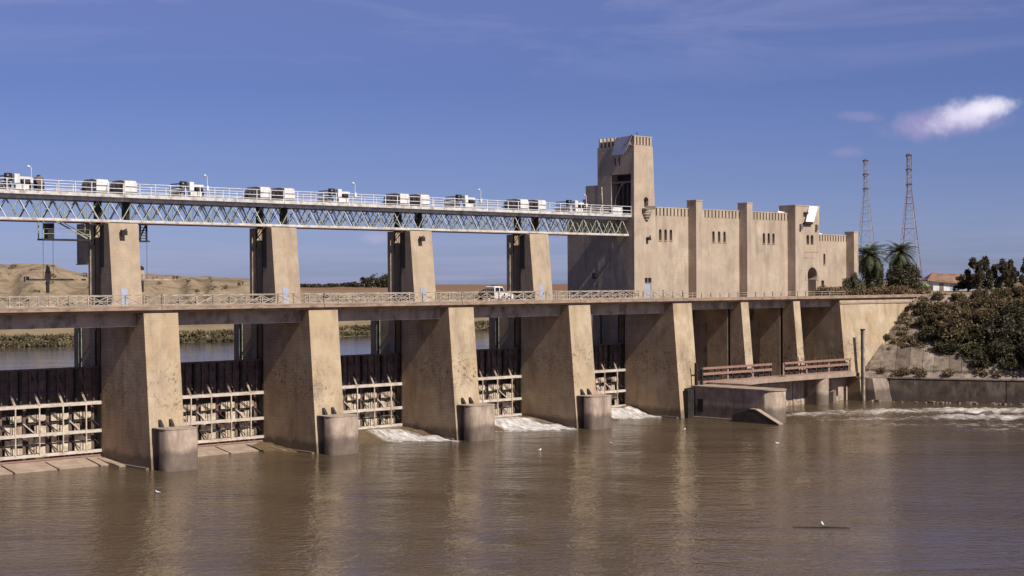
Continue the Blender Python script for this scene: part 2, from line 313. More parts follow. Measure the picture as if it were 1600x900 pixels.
def ground():
    az=np.concatenate([np.arange(-140,20,4.0),np.arange(20,68,.16),np.arange(68,220,4.0)]); rr=[60]
    while rr[-1]<11000: rr.append(rr[-1]*(1.0085 if 215<rr[-1]<480 else 1.03)+ (0))
    rr=np.array([2,20,40]+rr); A,Q=np.meshgrid(np.radians(az),rr); x=CX+Q*np.sin(A); y=CY+Q*np.cos(A)
    z=hgt(x,y); z=np.where((Q<70)&(z<0),-3,z); na=len(az); nr=len(rr)
    v=np.stack([x,y,z],-1).reshape(-1,3); i=np.arange(nr-1)[:,None]*na; j=np.arange(na)[None,:]; jn=(j+1)%na
    f=np.stack([i+j,i+jn,i+na+jn,i+na+j],-1).reshape(-1,4)
    me=bpy.data.meshes.new('ground'); me.from_pydata(v.tolist(),[],f[:,::-1].tolist()); me.polygons.foreach_set('use_smooth',[True]*len(f))
    m=bpy.data.materials.new('dry_earth'); m.use_nodes=True; n=m.node_tree.nodes; l=m.node_tree.links; b=n['Principled BSDF']; b.inputs['Roughness'].default_value=.95; b.inputs['Specular IOR Level'].default_value=.1
    g=n.new('ShaderNodeNewGeometry')
    def nz(s,vec=None,d=8,r=.6):
        t=n.new('ShaderNodeTexNoise'); t.inputs['Scale'].default_value=s; t.inputs['Detail'].default_value=d; t.inputs['Roughness'].default_value=r; l.new(vec or g.outputs['Position'],t.inputs['Vector']); return t.outputs[0]
    def ramp(f,*st):
        r=n.new('ShaderNodeValToRGB'); l.new(f,r.inputs[0]); e=r.color_ramp.elements
        while len(e)<len(st): e.new(.5)
        for k,(p,c) in enumerate(st): e[k].position=p; e[k].color=c+(1,)
        return r.outputs[0]
    vs=n.new('ShaderNodeVectorMath'); vs.operation='MULTIPLY'; l.new(g.outputs['Position'],vs.inputs[0]); vs.inputs[1].default_value=(.03,.03,.75)
    c1=ramp(nz(1,vs.outputs[0]),(.3,(.13,.09,.06)),(.43,(.26,.19,.12)),(.54,(.36,.28,.19)),(.68,(.18,.125,.08)))
    c2=ramp(nz(.06),(.35,(.14,.10,.065)),(.5,(.28,.205,.13)),(.65,(.37,.29,.20)))
    mx=n.new('ShaderNodeMix'); mx.data_type='RGBA'; mx.inputs[0].default_value=.5; l.new(c1,mx.inputs[6]); l.new(c2,mx.inputs[7])
    # scrub patches and the greener strip by the water
    sp=n.new('ShaderNodeSeparateXYZ'); l.new(g.outputs['Position'],sp.inputs[0])
    lo=n.new('ShaderNodeMapRange'); l.new(sp.outputs[2],lo.inputs[0]); lo.inputs[1].default_value=12.3; lo.inputs[2].default_value=9.4
    sc=n.new('ShaderNodeMapRange'); l.new(nz(.22,None,7,.7),sc.inputs[0]); sc.inputs[1].default_value=.50; sc.inputs[2].default_value=.60
    ad=n.new('ShaderNodeMath'); ad.operation='MULTIPLY'; l.new(lo.outputs[0],ad.inputs[0]); ad.inputs[1].default_value=.75
    sm2=n.new('ShaderNodeMath'); sm2.operation='MAXIMUM'; l.new(ad.outputs[0],sm2.inputs[0]); q=n.new('ShaderNodeMath'); q.operation='MULTIPLY'; l.new(sc.outputs[0],q.inputs[0]); q.inputs[1].default_value=.55; l.new(q.outputs[0],sm2.inputs[1])
    m2=n.new('ShaderNodeMix'); m2.data_type='RGBA'; l.new(sm2.outputs[0],m2.inputs[0]); l.new(mx.outputs[2],m2.inputs[6]); m2.inputs[7].default_value=(.105,.088,.042,1)
    # ploughed field further out
    vl=n.new('ShaderNodeVectorMath'); vl.operation='DISTANCE'; l.new(g.outputs['Position'],vl.inputs[0]); vl.inputs[1].default_value=(CX,CY,0)
    fm=n.new('ShaderNodeMapRange'); l.new(vl.outputs['Value'],fm.inputs[0]); fm.inputs[1].default_value=430; fm.inputs[2].default_value=700
    m3=n.new('ShaderNodeMix'); m3.data_type='RGBA'; l.new(fm.outputs[0],m3.inputs[0]); l.new(m2.outputs[2],m3.inputs[6]); m3.inputs[7].default_value=(.21,.125,.072,1)
    l.new(m3.outputs[2],b.inputs['Base Color']); bp=n.new('ShaderNodeBump'); bp.inputs['Strength'].default_value=.8; bp.inputs['Distance'].default_value=.8; l.new(nz(.35,None,10,.65),bp.inputs['Height']); l.new(bp.outputs[0],b.inputs['Normal'])
    me.materials.append(m); tag(link('ground',me),kind='structure')
ground()
FOAM=[((98,-11),(9,3.2),-.55,.85),((108,-15),(11,4.0),-.75,.9),((118,-24),(12,5.5),-.9,1.1),((97,-21),(13,3.0),-.60,.6),((109,-30),(12,4.5),-.8,1.0),((99,-36),(9,2.4),-.8,.6),((91,-27),(9,1.8),-.7,.5),((120,-38),(10,4),-.9,.8),((97,-43),(12,2.6),-.85,.55),((107,-44),(10,3.4),-.85,.7)]
def water(name,upstream):
    m=bpy.data.materials.new(name); m.use_nodes=True; n=m.node_tree.nodes; l=m.node_tree.links; b=n['Principled BSDF']
    g=n.new('ShaderNodeNewGeometry'); P=g.outputs['Position']
    def vm(op,a,v):
        q=n.new('ShaderNodeVectorMath'); q.operation=op; l.new(a,q.inputs[0])
        if isinstance(v,tuple): q.inputs[1].default_value=v
        return q
    def nz(s,vec=None,d=4,r=.55,ds=0):
        t=n.new('ShaderNodeTexNoise'); t.inputs['Scale'].default_value=s; t.inputs['Detail'].default_value=d; t.inputs['Roughness'].default_value=r; t.inputs['Distortion'].default_value=ds; l.new(vec or P,t.inputs['Vector']); return t.outputs[0]
    def Mth(op,a,b_):
        q=n.new('ShaderNodeMath'); q.operation=op
        for i,v in enumerate((a,b_)):
            if isinstance(v,(int,float)): q.inputs[i].default_value=v
            else: l.new(v,q.inputs[i])
        return q.outputs[0]
    def mr(x,a,b_,c=0,d=1,st='LINEAR'):
        q=n.new('ShaderNodeMapRange'); q.interpolation_type=st; l.new(x,q.inputs[0])
        for i,v in enumerate((a,b_,c,d)): q.inputs[i+1].default_value=v
        return q.outputs[0]
    # turn the coordinates so that ripples lie across the line of sight
    mp=n.new('ShaderNodeMapping'); mp.inputs['Rotation'].default_value=(0,0,YAW); l.new(P,mp.inputs['Vector'])
    r1=nz(1.0,vm('MULTIPLY',mp.outputs[0],(.9,1.35,1)).outputs[0],3,.55,.3); r2_=nz(1.0,vm('MULTIPLY',mp.outputs[0],(.16,.34,1)).outputs[0],3,.5,.2); r3=nz(1,vm('MULTIPLY',mp.outputs[0],(2.4,3.4,1)).outputs[0],2,.5)
    cal=mr(nz(.035,vm('MULTIPLY',mp.outputs[0],(.6,1.9,1)).outputs[0],5,.6,.8),.38,.62,.5,1.35)
    h=Mth('ADD',Mth('MULTIPLY',r1,.17),Mth('ADD',Mth('MULTIPLY',r2_,.16),Mth('MULTIPLY',r3,.07))); h=Mth('MULTIPLY',h,cal)
    bp=n.new('ShaderNodeBump'); bp.inputs['Strength'].default_value=.62 if not upstream else .13; bp.inputs['Distance'].default_value=1.0; l.new(h,bp.inputs['Height'])
    c=n.new('ShaderNodeMix'); c.data_type='RGBA'; l.new(mr(nz(.045,vm('MULTIPLY',mp.outputs[0],(.6,1.6,1)).outputs[0],5,.6,.6),.35,.65),c.inputs[0])
    c.inputs[6].default_value=(.080,.054,.031,1) if not upstream else (.035,.034,.038,1); c.inputs[7].default_value=(.106,.075,.044,1) if not upstream else (.07,.055,.04,1)
    colr=c.outputs[2]; rough=.10
    b.inputs['Roughness'].default_value=rough; b.inputs['IOR'].default_value=1.33; b.inputs['Specular IOR Level'].default_value=.5
    if not upstream:
        f=None; fn=nz(1,vm('MULTIPLY',mp.outputs[0],(.50,.95,1)).outputs[0],10,.78,1.2)
        for (cx,cy),(a,bb),ang,amt in FOAM:
            q=n.new('ShaderNodeMapping'); q.vector_type='TEXTURE'; q.inputs['Location'].default_value=(cx,cy,0); q.inputs['Rotation'].default_value=(0,0,ang); q.inputs['Scale'].default_value=(a,bb,1); l.new(P,q.inputs['Vector'])
            z0=vm('MULTIPLY',q.outputs[0],(1,1,0)); ln=n.new('ShaderNodeVectorMath'); ln.operation='LENGTH'; l.new(z0.outputs[0],ln.inputs[0])
            e=mr(ln.outputs['Value'],1.5,.1,0,amt,'SMOOTHSTEP'); f=e if f is None else Mth('MAXIMUM',f,e)
        ff=Mth('ADD',Mth('MULTIPLY',f,.36),fn); fo=mr(ff,.66,.94,0,.85); fo=Mth('MULTIPLY',fo,mr(f,0.02,.3))
        c2=n.new('ShaderNodeMix'); c2.data_type='RGBA'; l.new(fo,c2.inputs[0]); l.new(colr,c2.inputs[6]); c2.inputs[7].default_value=(.66,.60,.56,1); colr=c2.outputs[2]
        l.new(mr(fo,0,1,rough,.8),b.inputs['Roughness'])
    l.new(colr,b.inputs['Base Color']); l.new(bp.outputs[0],b.inputs['Normal'])
    return m
WAT=water('brown_water',False); WATU=water('reservoir_water',True)
def sheet(name,x0,x1,y0,y1,z,m,extra=()):
    b=MB(); b.quad((x0,y0,z),(x1,y0,z),(x1,y1,z),(x0,y1,z)); o=b.build(name,m); return tag(o,kind='structure')
# river: calm sheet with a finely meshed choppy part inside it, all one mesh
def river():
    xs=np.concatenate([np.arange(-420,78,12.0),np.arange(78,146,.35),np.arange(146,400,14)]); ys=np.concatenate([np.arange(-420,-54,12.0),np.arange(-54,0,.35),[0,4,7,9.6]])
    X,Y=np.meshgrid(xs,ys); Z=np.zeros_like(X); F=np.zeros_like(X)
    for (cx,cy),(a,bb),ang,amt in FOAM:
        u=(X-cx)*math.cos(ang)+(Y-cy)*math.sin(ang); w=-(X-cx)*math.sin(ang)+(Y-cy)*math.cos(ang); F=np.maximum(F,amt*(1-sm(np.hypot(u/a/1.3,w/bb/1.3),0.1,1.3)))
    ch=(vnoise(X*.9+Y*.6,Y*1.1-X*.4,21)-.4)*.62+(vnoise(X*2.6,Y*2.9,22)-.5)*.17+(vnoise(X*.35+Y*.2,Y*.45,23)-.4)*.34
    Z=F*ch+ .02*(vnoise(X*.7,Y*.7,24)-.5)*((X>80)&(X<144)&(Y>-46)); nx=len(xs); ny=len(ys)
    v=np.stack([X,Y,Z],-1).reshape(-1,3); i=np.arange(ny-1)[:,None]*nx; j=np.arange(nx-1)[None,:]; f=np.stack([i+j,i+j+1,i+nx+j+1,i+nx+j],-1).reshape(-1,4)
    me=bpy.data.meshes.new('river'); me.from_pydata(v.tolist(),[],f.tolist()); me.polygons.foreach_set('use_smooth',[True]*len(f)); me.materials.append(WAT); tag(link('river',me),kind='structure')
river()
sheet('reservoir',-900,300,10.9,400,8.5,WATU)
# ------------------------------------------------------------ dam piers
TOP=15.26
def pier(i):
    ordn=['leftmost','second from left','middle','fourth from left','rightmost'][i]
    side={0:'with a hanging work platform beside its top',1:'between the second and third gates',2:'with a floodlight under the walkway',3:'beside the parked white truck',4:'carrying the tall tower'}[i]
    x0=20.0*i; t=thing('dam_pier',f'{ordn} concrete dam pier, {side}','pier',(x0,0,0),0,'big piers of the dam')
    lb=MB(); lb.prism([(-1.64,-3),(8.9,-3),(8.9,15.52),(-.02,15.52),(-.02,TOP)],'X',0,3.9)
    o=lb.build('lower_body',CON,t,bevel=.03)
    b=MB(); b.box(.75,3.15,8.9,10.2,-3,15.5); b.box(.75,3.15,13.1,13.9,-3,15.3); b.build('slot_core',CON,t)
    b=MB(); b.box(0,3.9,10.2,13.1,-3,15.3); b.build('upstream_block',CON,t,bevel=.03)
    b=MB(); pr=[(0,13.9),(3.9,13.9)]+[(1.95+1.95*math.cos(a),14.4+1.95*math.sin(a)) for a in np.linspace(0,math.pi,13)]; b.prism(pr,'Z',-3,15.2); b.build('upstream_nose',CON,t)
    for yy in (9.02,10.08,13.2,13.8):
        b=MB(); b.box(-.06,.10,yy-.06,yy+.06,-2,15.2); b.build('guide_rail',STEELG if yy>13 else DARKS,t)
    # downstream round nose with its stoplog slot
    if i<4:
        nt=4.05
        b=MB(); b.box(1.3,3.75,-2.45,-1.0,-3,nt-.25); b.build('nose_neck',DARKS,t)  # dark neck colour paints the deep shade of the slot
        pr=[(3.95,-2.3),(.26,-2.3),(.17,-2.5)]+[(2.08-1.92*math.copysign(abs(math.cos(a))**.45,math.cos(a)),-2.62-1.45*math.sin(a)**.5) for a in np.linspace(.02,math.pi-.02,30)]+[(3.98,-2.6)]
        b=MB(); b.prism(pr,'Z',-3,nt); o=b.build('rounded_nose',NOSE,t,bevel=.05); o.data.polygons.foreach_set('use_smooth',[abs(p.normal.z)<.5 for p in o.data.polygons])
        pr=[(3.98,-1.15),(.22,-1.15)]+[(2.08-1.95*math.copysign(abs(math.cos(a))**.45,math.cos(a)),-2.62-1.48*abs(math.sin(a))**.5) for a in np.linspace(0.001,math.pi-.001,30)]
        b=MB(); b.prism(pr,'Z',nt+.002,nt+.10); b.build('nose_cap',NOSE,t)
        for xx in (1.0,2.2):
            b=MB(); b.prism([(-1.0,nt+.1),(-1.0,nt+.85),(-1.5,nt+.3),(-1.55,nt+.1)],'X',xx,xx+.34); b.build('bollard',DARKS,t)
    else:
        b=MB(); b.box(2.55,2.75,-2.0,-1.6,4.3,7.4); b.box(3.7,3.9,-2.0,-1.6,4.3,6.6); b.box(2.76,3.69,-1.7,-1.62,6.3,6.5); b.build('slot_frame',DARKS,t)
        b=MB(); b.box(.7,1.98,-2.0,-1.3,-3,3.9); b.build('dark_slot_filler',DARKS,t)  # dark block added to paint the shaded gap beside the guide wall
    if i<2:
        b=MB(); b.prism([(7.9,.55),(7.9,-1),(3.2,-1),(3.2,.12)],'X',-1.05,-.25); b.build('toe_kerb',KERB,t)
    b=MB(); b.box(-.35,-.005,-.9,8.6,-3,.16); b.build('footing',NOSE,t)
    if i<4:
        # upper pier
        def yf(z): return 6.3+(z-16.2)*(7.15-6.3)/8.6
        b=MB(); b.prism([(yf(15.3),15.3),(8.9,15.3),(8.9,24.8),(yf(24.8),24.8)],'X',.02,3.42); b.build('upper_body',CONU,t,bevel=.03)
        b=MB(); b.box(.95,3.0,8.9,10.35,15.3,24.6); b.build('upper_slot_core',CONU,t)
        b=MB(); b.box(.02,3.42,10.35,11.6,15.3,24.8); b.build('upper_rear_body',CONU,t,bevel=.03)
        b=MB(); b.box(-.03,.02,8.05,8.8,20.3,24.6); b.build('guide_plate',DARKS,t)
        b=MB(); b.tube([(-.16,10.75,16.2),(-.16,10.75,23.7)],.075,6); b.build('standpipe',RAILC,t)
        for zz in (18.5,21,23.4):
            b=MB(); b.box(-.16,.02,10.72,10.78,zz,zz+.08); b.build('pipe_clip',DARKS,t)
        for yy in (8.98,10.27):
            b=MB(); b.box(.0,.12,yy-.05,yy+.05,15.3,24.6); b.build('upper_guide_rail',DARKS,t)
        z0=16.16; dy=yf(17)-.02
        b=MB(); b.hexa([(1.0,yf(z0)-.05,z0),(1.75,yf(z0)-.05,z0),(1.75,yf(z0)+.1,z0),(1.0,yf(z0)+.1,z0),(1.0,yf(18.0)-.05,18.0),(1.75,yf(18.0)-.05,18.0),(1.75,yf(18.0)+.1,18.0),(1.0,yf(18.0)+.1,18.0)])
        d=b.build('door',DOORB,t); b=MB(); b.box(1.60,1.68,yf(17)-.12,yf(17)-.04,17.0,17.12); b.build('handle',DARKS,d)
        # bearing blocks under the truss
        for yy in (7.9,10.7):
            b=MB(); b.box(.6,2.8,yy-.25,yy+.35,24.8,24.93); b.build('bearing',DARKS,t)
        if i in (0,2):
            b=MB(); b.box(1.15,1.75,6.35,6.85,23.55,24.05); b.bar((1.45,6.8,23.8),(1.45,7.2,24.2),.12); b.bar((1.9,6.75,24.2),(1.6,7.2,24.0),.1); b.build('floodlight',DARKS,t)
    return t
PIERS=[pier(i) for i in range(5)]
# stained masonry colour comes from the shared material; right-hand intake piers
def ipier(x,w,lab):
    t=thing('intake_pier',lab,'pier',(x,0,0),0,'narrow piers of the intake bays')
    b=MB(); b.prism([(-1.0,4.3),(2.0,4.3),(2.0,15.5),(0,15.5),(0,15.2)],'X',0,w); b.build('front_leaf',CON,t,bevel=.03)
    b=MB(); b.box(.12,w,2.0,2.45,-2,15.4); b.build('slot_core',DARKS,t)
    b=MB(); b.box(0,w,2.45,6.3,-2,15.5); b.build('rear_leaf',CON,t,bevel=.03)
    b=MB(); b.box(.35,w-.35,6.3,11,-2,15.5); b.build('rear_core',GIRD,t)
    return t
ipier(94.7,1.7,'slender pale concrete pier between the first and second intake bays'); ipier(107.0,1.6,'slender pale concrete pier between the second and third intake bays')
t=thing('abutment','pale cream concrete abutment wall at the right end of the road deck','wall',(0,0,0))
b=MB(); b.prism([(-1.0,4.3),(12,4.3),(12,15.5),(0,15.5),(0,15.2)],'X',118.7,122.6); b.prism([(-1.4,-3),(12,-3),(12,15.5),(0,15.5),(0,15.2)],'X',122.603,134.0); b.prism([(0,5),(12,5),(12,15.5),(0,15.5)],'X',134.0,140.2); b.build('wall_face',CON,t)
b=MB(); b.box(118.75,139.9,-.14,-.02,14.95,15.2); b.build('band_course',KERB,t)
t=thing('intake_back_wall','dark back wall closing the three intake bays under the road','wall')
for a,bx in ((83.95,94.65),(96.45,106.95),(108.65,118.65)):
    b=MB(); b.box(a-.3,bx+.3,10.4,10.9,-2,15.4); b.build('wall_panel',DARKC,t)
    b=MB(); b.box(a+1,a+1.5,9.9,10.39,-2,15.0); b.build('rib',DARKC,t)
# ------------------------------------------------------------ road bridge
t=thing('road_bridge','long low concrete road deck running along the dam over all the piers','bridge')
edges=[-36,-18]+[20*i+1.95 for i in range(0,5)]+[95.5,107.8,119.5,141]
for a,bx in zip(edges[1:],edges[2:]):
    b=MB(); b.prism([(.25,15.56),(6.25,15.56),(6.25,16.14),(5.7,16.14),(5.7,16.02),(.35,16.02),(.35,16.16),(-.22,16.16),(-.22,15.84),(.25,15.80)],'X',a+.03,bx-.03); b.build('deck_slab',DECK,t)
    b=MB(); b.prism([(.37,16.024),(5.68,16.024),(5.68,16.04),(.37,16.04)],'X',a+.03,bx-.03); b.build('roadway',ROAD,t)
    b=MB(); b.prism([(-.24,16.165),(.3,16.165),(.3,16.27),(-.24,16.27)],'X',a+.03,bx-.03); b.build('kerb',KERB,t)
for k in range(5):
    a=-16.1+20*k; bx=-.02+20*k
    for yy in (1.5,4.9):
        b=MB(); b.box(a,bx,yy,yy+.55,14.2,15.555); b.build('girder',GIRD,t)
    b=MB()
    for q in range(1,6): b.box(a+q*2.7-.15,a+q*2.7+.15,2.06,4.89,14.5,15.55)
    b.build('cross_beam',GIRD,t)
for a,bx in ((83.92,94.68),(96.42,106.98),(108.62,118.68)):
    for yy in (1.3,4.6):
        b=MB(); b.box(a,bx,yy,yy+.5,14.55,15.555); b.build('girder',GIRD,t)
# railings: one per bay
postme=MB().box(-.06,.06,-.06,.06,0,1.02).mesh('post',RAILC)
def xpanel(w):
    b=MB(); b.bar((.06,0,.10),(w-.06,0,.90),.07,.07); b.bar((.06,.05,.90),(w-.06,.05,.10),.07,.07); b.bar((0,0,.52),(w,0,.52),.05,.05); return b.mesh('crossed_panel',RAILC)
XP=xpanel(2.0)
def railing(x0,n,y,lab,z=16.27):
    t=thing('bridge_railing',lab,'railing',(x0,y,z),0,'railings along the road deck')
    for k in range(n+1): link('post',postme,t,(k*2,0,0))
    for k in range(n): link('crossed_panel',XP,t,(k*2,0,0))
    b=MB(); b.box(-.06,n*2+.06,-.07,.07,1.02,1.12); b.build('top_rail',RAILC,t); b=MB(); b.box(-.06,n*2+.06,-.04,.04,.06,.14); b.build('bottom_rail',RAILC,t)
nm=['first','second','third','fourth','fifth']
for k in range(5):
    railing(-18+20*k,10,-.05,f'beige crossed-bar railing, river side of road, above {nm[k]} gate from left')
    railing(-16.2+20*k,8,6.1,f'beige crossed-bar railing, far side of road, above {nm[k]} gate from left',16.14)
t=thing('bridge_railing','low post and rail fence along the road in front of the castle-like building','railing',(82,-.05,16.27),0,'railings along the road deck')
for k in range(20): link('post',postme,t,(k*2,0,-.3))
MB().box(0,38,-.03,.03,.60,.67).box(0,38,-.03,.03,.28,.33).build('rail',RAILC,t)
# ------------------------------------------------------------ gates
def up_leaf(k):
    x0=-16.1+20*k; w=16.1; t=thing('upper_gate',f'dark rust-brown upper gate leaf with vertical ribs, {nm[k]} bay from the left','sluice gate',(x0,0,0),0,'dark upper gate leaves')
    b=MB(); b.box(-.5,w+.5,9.75,9.9,6.0,9.75); b.build('skin_plate',RUSTY,t)
    b=MB(); b.box(-.4,w+.4,9.35,9.8,9.75,9.92); b.build('top_beam',RUSTY,t)
    for z in (8.6,7.3): b=MB(); b.box(-.4,w+.4,9.6,9.75,z,z+.14); b.build('waler',RUSTY,t)
    me=MB().box(-.07,.07,9.45,9.745,6.05,9.75).mesh('rib',RUSTY)
    wide=MB().box(-.13,.13,9.4,9.745,6.05,9.75).mesh('rib',DARKS)
    for q in range(16): link('rib',wide if q%3==1 else me,t,(.55+q*1.0,0,0))
    for q in range(6):
        xx=1.9+q*2.55; b=MB(); b.bar((xx,9.0,6.9),(xx-.9+.1*(q%2),9.4,9.7),.05,.05); b.build('stay_rod',GREYM,t)
    return t
def low_gate(k):
    r=random.Random(31+k); x0=-16.1+20*k; w=16.1
    t=thing('lower_gate',f'cream rusty trussed lower gate with three long beams, {nm[k]} bay from left','sluice gate',(x0,0,0),0,'trussed lower gate frames')
    b=MB(); b.box(-.5,w+.5,10.65,10.8,.6,6.0); b.build('back_plate',RUSTY,t)
    # three girders
    for z,h in ((6.0,.34),(3.1,.32),(1.03,.30)):
        xe=w-.9 if z>6 else w-.05
        b=MB(); b.prism([(.0,8.75),(0,9.05),(xe-.9,9.05),(xe,9.0),(xe-1.1,8.78)] if z>6 else [(0,8.75),(0,9.05),(xe,9.05),(xe,8.75)],'Z',z,z+h); b.build('beam',BEAMW,t)
        b=MB()
        n=6; s=w/n
        for q in range(n):
            b.bar((q*s,9.05,z+.1),(q*s+s/2,10.5,z+.1),.14,.12); b.bar((q*s+s/2,10.5,z+.1),(q*s+s,9.05,z+.1),.14,.12)
        b.build('web_bars',DARKS,t)
        b=MB(); b.box(0,w,10.42,10.62,z-.05,z+.3); b.build('rear_chord',DARKS,t)
    # thin downstream posts
    for q in range(6):
        xx=2.55*q+1.55
        if xx>w-.6: continue
        b=MB(); b.box(xx-.06,xx+.06,8.66,8.80,1.3,6.0); b.build('post',CREAM,t)
        b=MB(); b.bar((xx,8.76,6.28),(xx-.28,9.1,7.35),.15,.15); b.build('post_head',CREAM,t)
    # dark ribs and the cream skin panels between them, in irregular heights
    for q in range(7):
        xx=.55+2.5*q; b=MB(); b.box(xx-.17,xx+.17,9.75,10.35,.8,5.9); b.build('rib',RUSTY,t)
        b=MB(); b.bar((xx-.1,9.7,4.4),(xx+.75,9.2,3.5),.11,.11); b.build('strut',BEAMW if q%2 else DARKS,t); b=MB(); b.bar((xx-.1,9.7,2.6),(xx+.8,9.2,1.5),.10,.10); b.build('strut',DARKS,t)
        if q<6:
            for (a,c) in ((4.55,5.35),(3.4,4.15),(2.35,2.95),(1.35,2.05)):
                nn=3; x1=xx+.26+r.uniform(0,.1); x2=xx+2.28-r.uniform(0,.1); sp=(x2-x1)/nn
                for u in range(nn):
                    if r.random()<.10: continue
                    xa=x1+u*sp+.04; xb=x1+(u+1)*sp-.04; cc=c+r.uniform(-.12,.10); aa=a-r.uniform(0,.08); sk=r.uniform(-.12,.12)
                    b=MB(); b.hexa([(xa,9.55,aa),(xb,9.55,aa),(xb,9.7,aa),(xa,9.7,aa),(xa,9.55,cc-max(0,sk)),(xb,9.55,cc+min(0,sk)),(xb,9.7,cc+min(0,sk)),(xa,9.7,cc-max(0,sk))]); b.build('panel',CREAM,t)
            # curved straps sagging across the panel
            b=MB(); pts=[(xx+.2+ 2.1*s_,9.4,5.55-1.0*math.sin(s_*2.2)) for s_ in np.linspace(0,1,6)]; b.tube(pts,.055,5); b.build('strap',DARKS,t)
            b=MB(); b.box(xx+.2,xx+2.3,9.6,9.9,4.25,4.42); b.build('shelf',DARKS,t); b=MB(); b.box(xx+.2,xx+2.3,9.6,9.9,2.12,2.27); b.build('shelf',DARKS,t)
    b=MB(); b.box(0,w,9.0,9.5,.62,.80); b.build('sill_beam',REDRUST,t)
    return t
for k in range(5): up_leaf(k); low_gate(k)
# apron slabs and spill
def apron(k,xs):
    t=thing('apron',f'row of pale concrete apron slabs below the {nm[k]} gate from left','apron')
    for a,bx in zip(xs,xs[1:]):
        s=rnd.uniform(-.06,.06); b=MB(); b.hexa([(a+.12,5.45+s,-1),(bx-.12,5.45+s,-1),(bx-.12,8.7,-1),(a+.12,8.7,-1),(a+.12,5.45+s,.10+s*.3),(bx-.12,5.45-s,.10),(bx-.12,8.7,.62),(a+.12,8.7,.62+s*.5)]); b.build('slab',NOSE if 0 else KERB,t,bevel=.04)
apron(0,[-20,-15.6,-11.1,-6.5,-2.0,-.5]); apron(1,[3.95,8.6,13.4,17.2])
b=MB()
for k in range(5):
    b.box(-16.05+20*k,-.05+20*k,8.75,10.6,-3,.58)
tag(b.build('sill','' and None or KERB),'submerged concrete sill under the sluice gates','sill')
SPM=bpy.data.materials.new('spill_water')
def spillmat():
    m=SPM; m.use_nodes=True; n=m.node_tree.nodes; l=m.node_tree.links; b=n['Principled BSDF']; tc=n.new('ShaderNodeTexCoord')
    at=n.new('ShaderNodeAttribute'); at.attribute_name='foam'
    q=n.new('ShaderNodeVectorMath'); q.operation='MULTIPLY'; l.new(tc.outputs['Object'],q.inputs[0]); q.inputs[1].default_value=(2.2,.35,.3)
    t=n.new('ShaderNodeTexNoise'); t.inputs['Scale'].default_value=1; t.inputs['Detail'].default_value=8; t.inputs['Roughness'].default_value=.78; t.inputs['Distortion'].default_value=.9; l.new(q.outputs[0],t.inputs['Vector'])
    a=n.new('ShaderNodeMath'); a.operation='ADD'; l.new(t.outputs[0],a.inputs[0]); l.new(at.outputs['Fac'],a.inputs[1])
    mr=n.new('ShaderNodeMapRange'); l.new(a.outputs[0],mr.inputs[0]); mr.inputs[1].default_value=.70; mr.inputs[2].default_value=.98
    c=n.new('ShaderNodeMix'); c.data_type='RGBA'; l.new(mr.outputs[0],c.inputs[0]); c.inputs[6].default_value=(.15,.105,.062,1); c.inputs[7].default_value=(.80,.77,.76,1); l.new(c.outputs[2],b.inputs[0])
    r=n.new('ShaderNodeMapRange'); l.new(mr.outputs[0],r.inputs[0]); r.inputs[3].default_value=.15; r.inputs[4].default_value=.8; l.new(r.outputs[0],b.inputs['Roughness'])
    bp=n.new('ShaderNodeBump'); bp.inputs['Strength'].default_value=.6; bp.inputs['Distance'].default_value=.3; l.new(t.outputs[0],bp.inputs['Height']); l.new(bp.outputs[0],b.inputs['Normal'])
spillmat()
def spill(k,x0,x1,y1,h0,fo,lab):
    nx,ny=70,44; v=[];fa=[];F=[]
    for j in range(ny+1):
        s=j/ny; y=8.85+(y1-8.85)*s
        for i in range(nx+1):
            u=i/nx; x=x0+(x1-x0)*u
            ex=1.0 if s<.3 else 1.0
            z=h0*((1-sm(np.float64(s),.05,.80))*(.7+.3*u)+.30*math.exp(-((s-.22)/.16)**2)*math.exp(-((u-.62)/.25)**2))-.04*s-.34*float(sm(np.float64(s),.80,1.0))
            z+=.22*(1-s*.5)*(mnoise.noise(Vector((x*.9,y*.25,k)))) + .17*mnoise.noise(Vector((x*2.0,y*1.3,k+5)))*min(1,s*4)
            if s>.55: z+=.28*math.exp(-((s-.80)/.10)**2)*(mnoise.noise(Vector((x*1.3,y*1.3,3)))+.25)*fo(u,s)
            y_=y - 1.6*s*(mnoise.noise(Vector((x*.35,0,k*3.1)))) - (6.0*u**4*s if k<4 else 2.0*u**3*s)-.9*s*mnoise.noise(Vector((x*1.1,s*2,k)))
            v.append((x,y_,float(z))); F.append(fo(u,s))
    for j in range(ny):
        for i in range(nx): a=j*(nx+1)+i; fa.append((a,a+nx+1,a+nx+2,a+1))
    me=bpy.data.meshes.new('spill_water'); me.from_pydata(v,[],fa); me.polygons.foreach_set('use_smooth',[True]*len(fa)); me.materials.append(SPM)
    at=me.attributes.new('foam','FLOAT','POINT'); at.data.foreach_set('value',F)
    o=link('spill_water',me); tag(o,lab,'white water',kind='structure'); return o
def F_(v): return np.float64(v)
def f2(u,s):
    w=u-.10*s; a=.42*math.exp(-((w-.06)/.05)**2)+.36*math.exp(-((w-.19)/.035)**2); b_=.36*sm(F_(u),.50+.0*s,.64)*(1-.55*sm(F_(u),.86,.97)*(s<.5))
    return float(max(a*sm(F_(s),.2,.45),b_*sm(F_(s),.02,.25))*(1-sm(F_(s),.90,1)*.95))
def f3(u,s): return float(max(.33*(1-sm(F_(u),.10,.36)),.37*sm(F_(u),.42,.55)*(1-.5*sm(F_(u),.88,.97)*(s<.5)),.34*sm(F_(s),.60,.8))*sm(F_(s),.0,.2)*(1-sm(F_(s),.92,1)*.9))
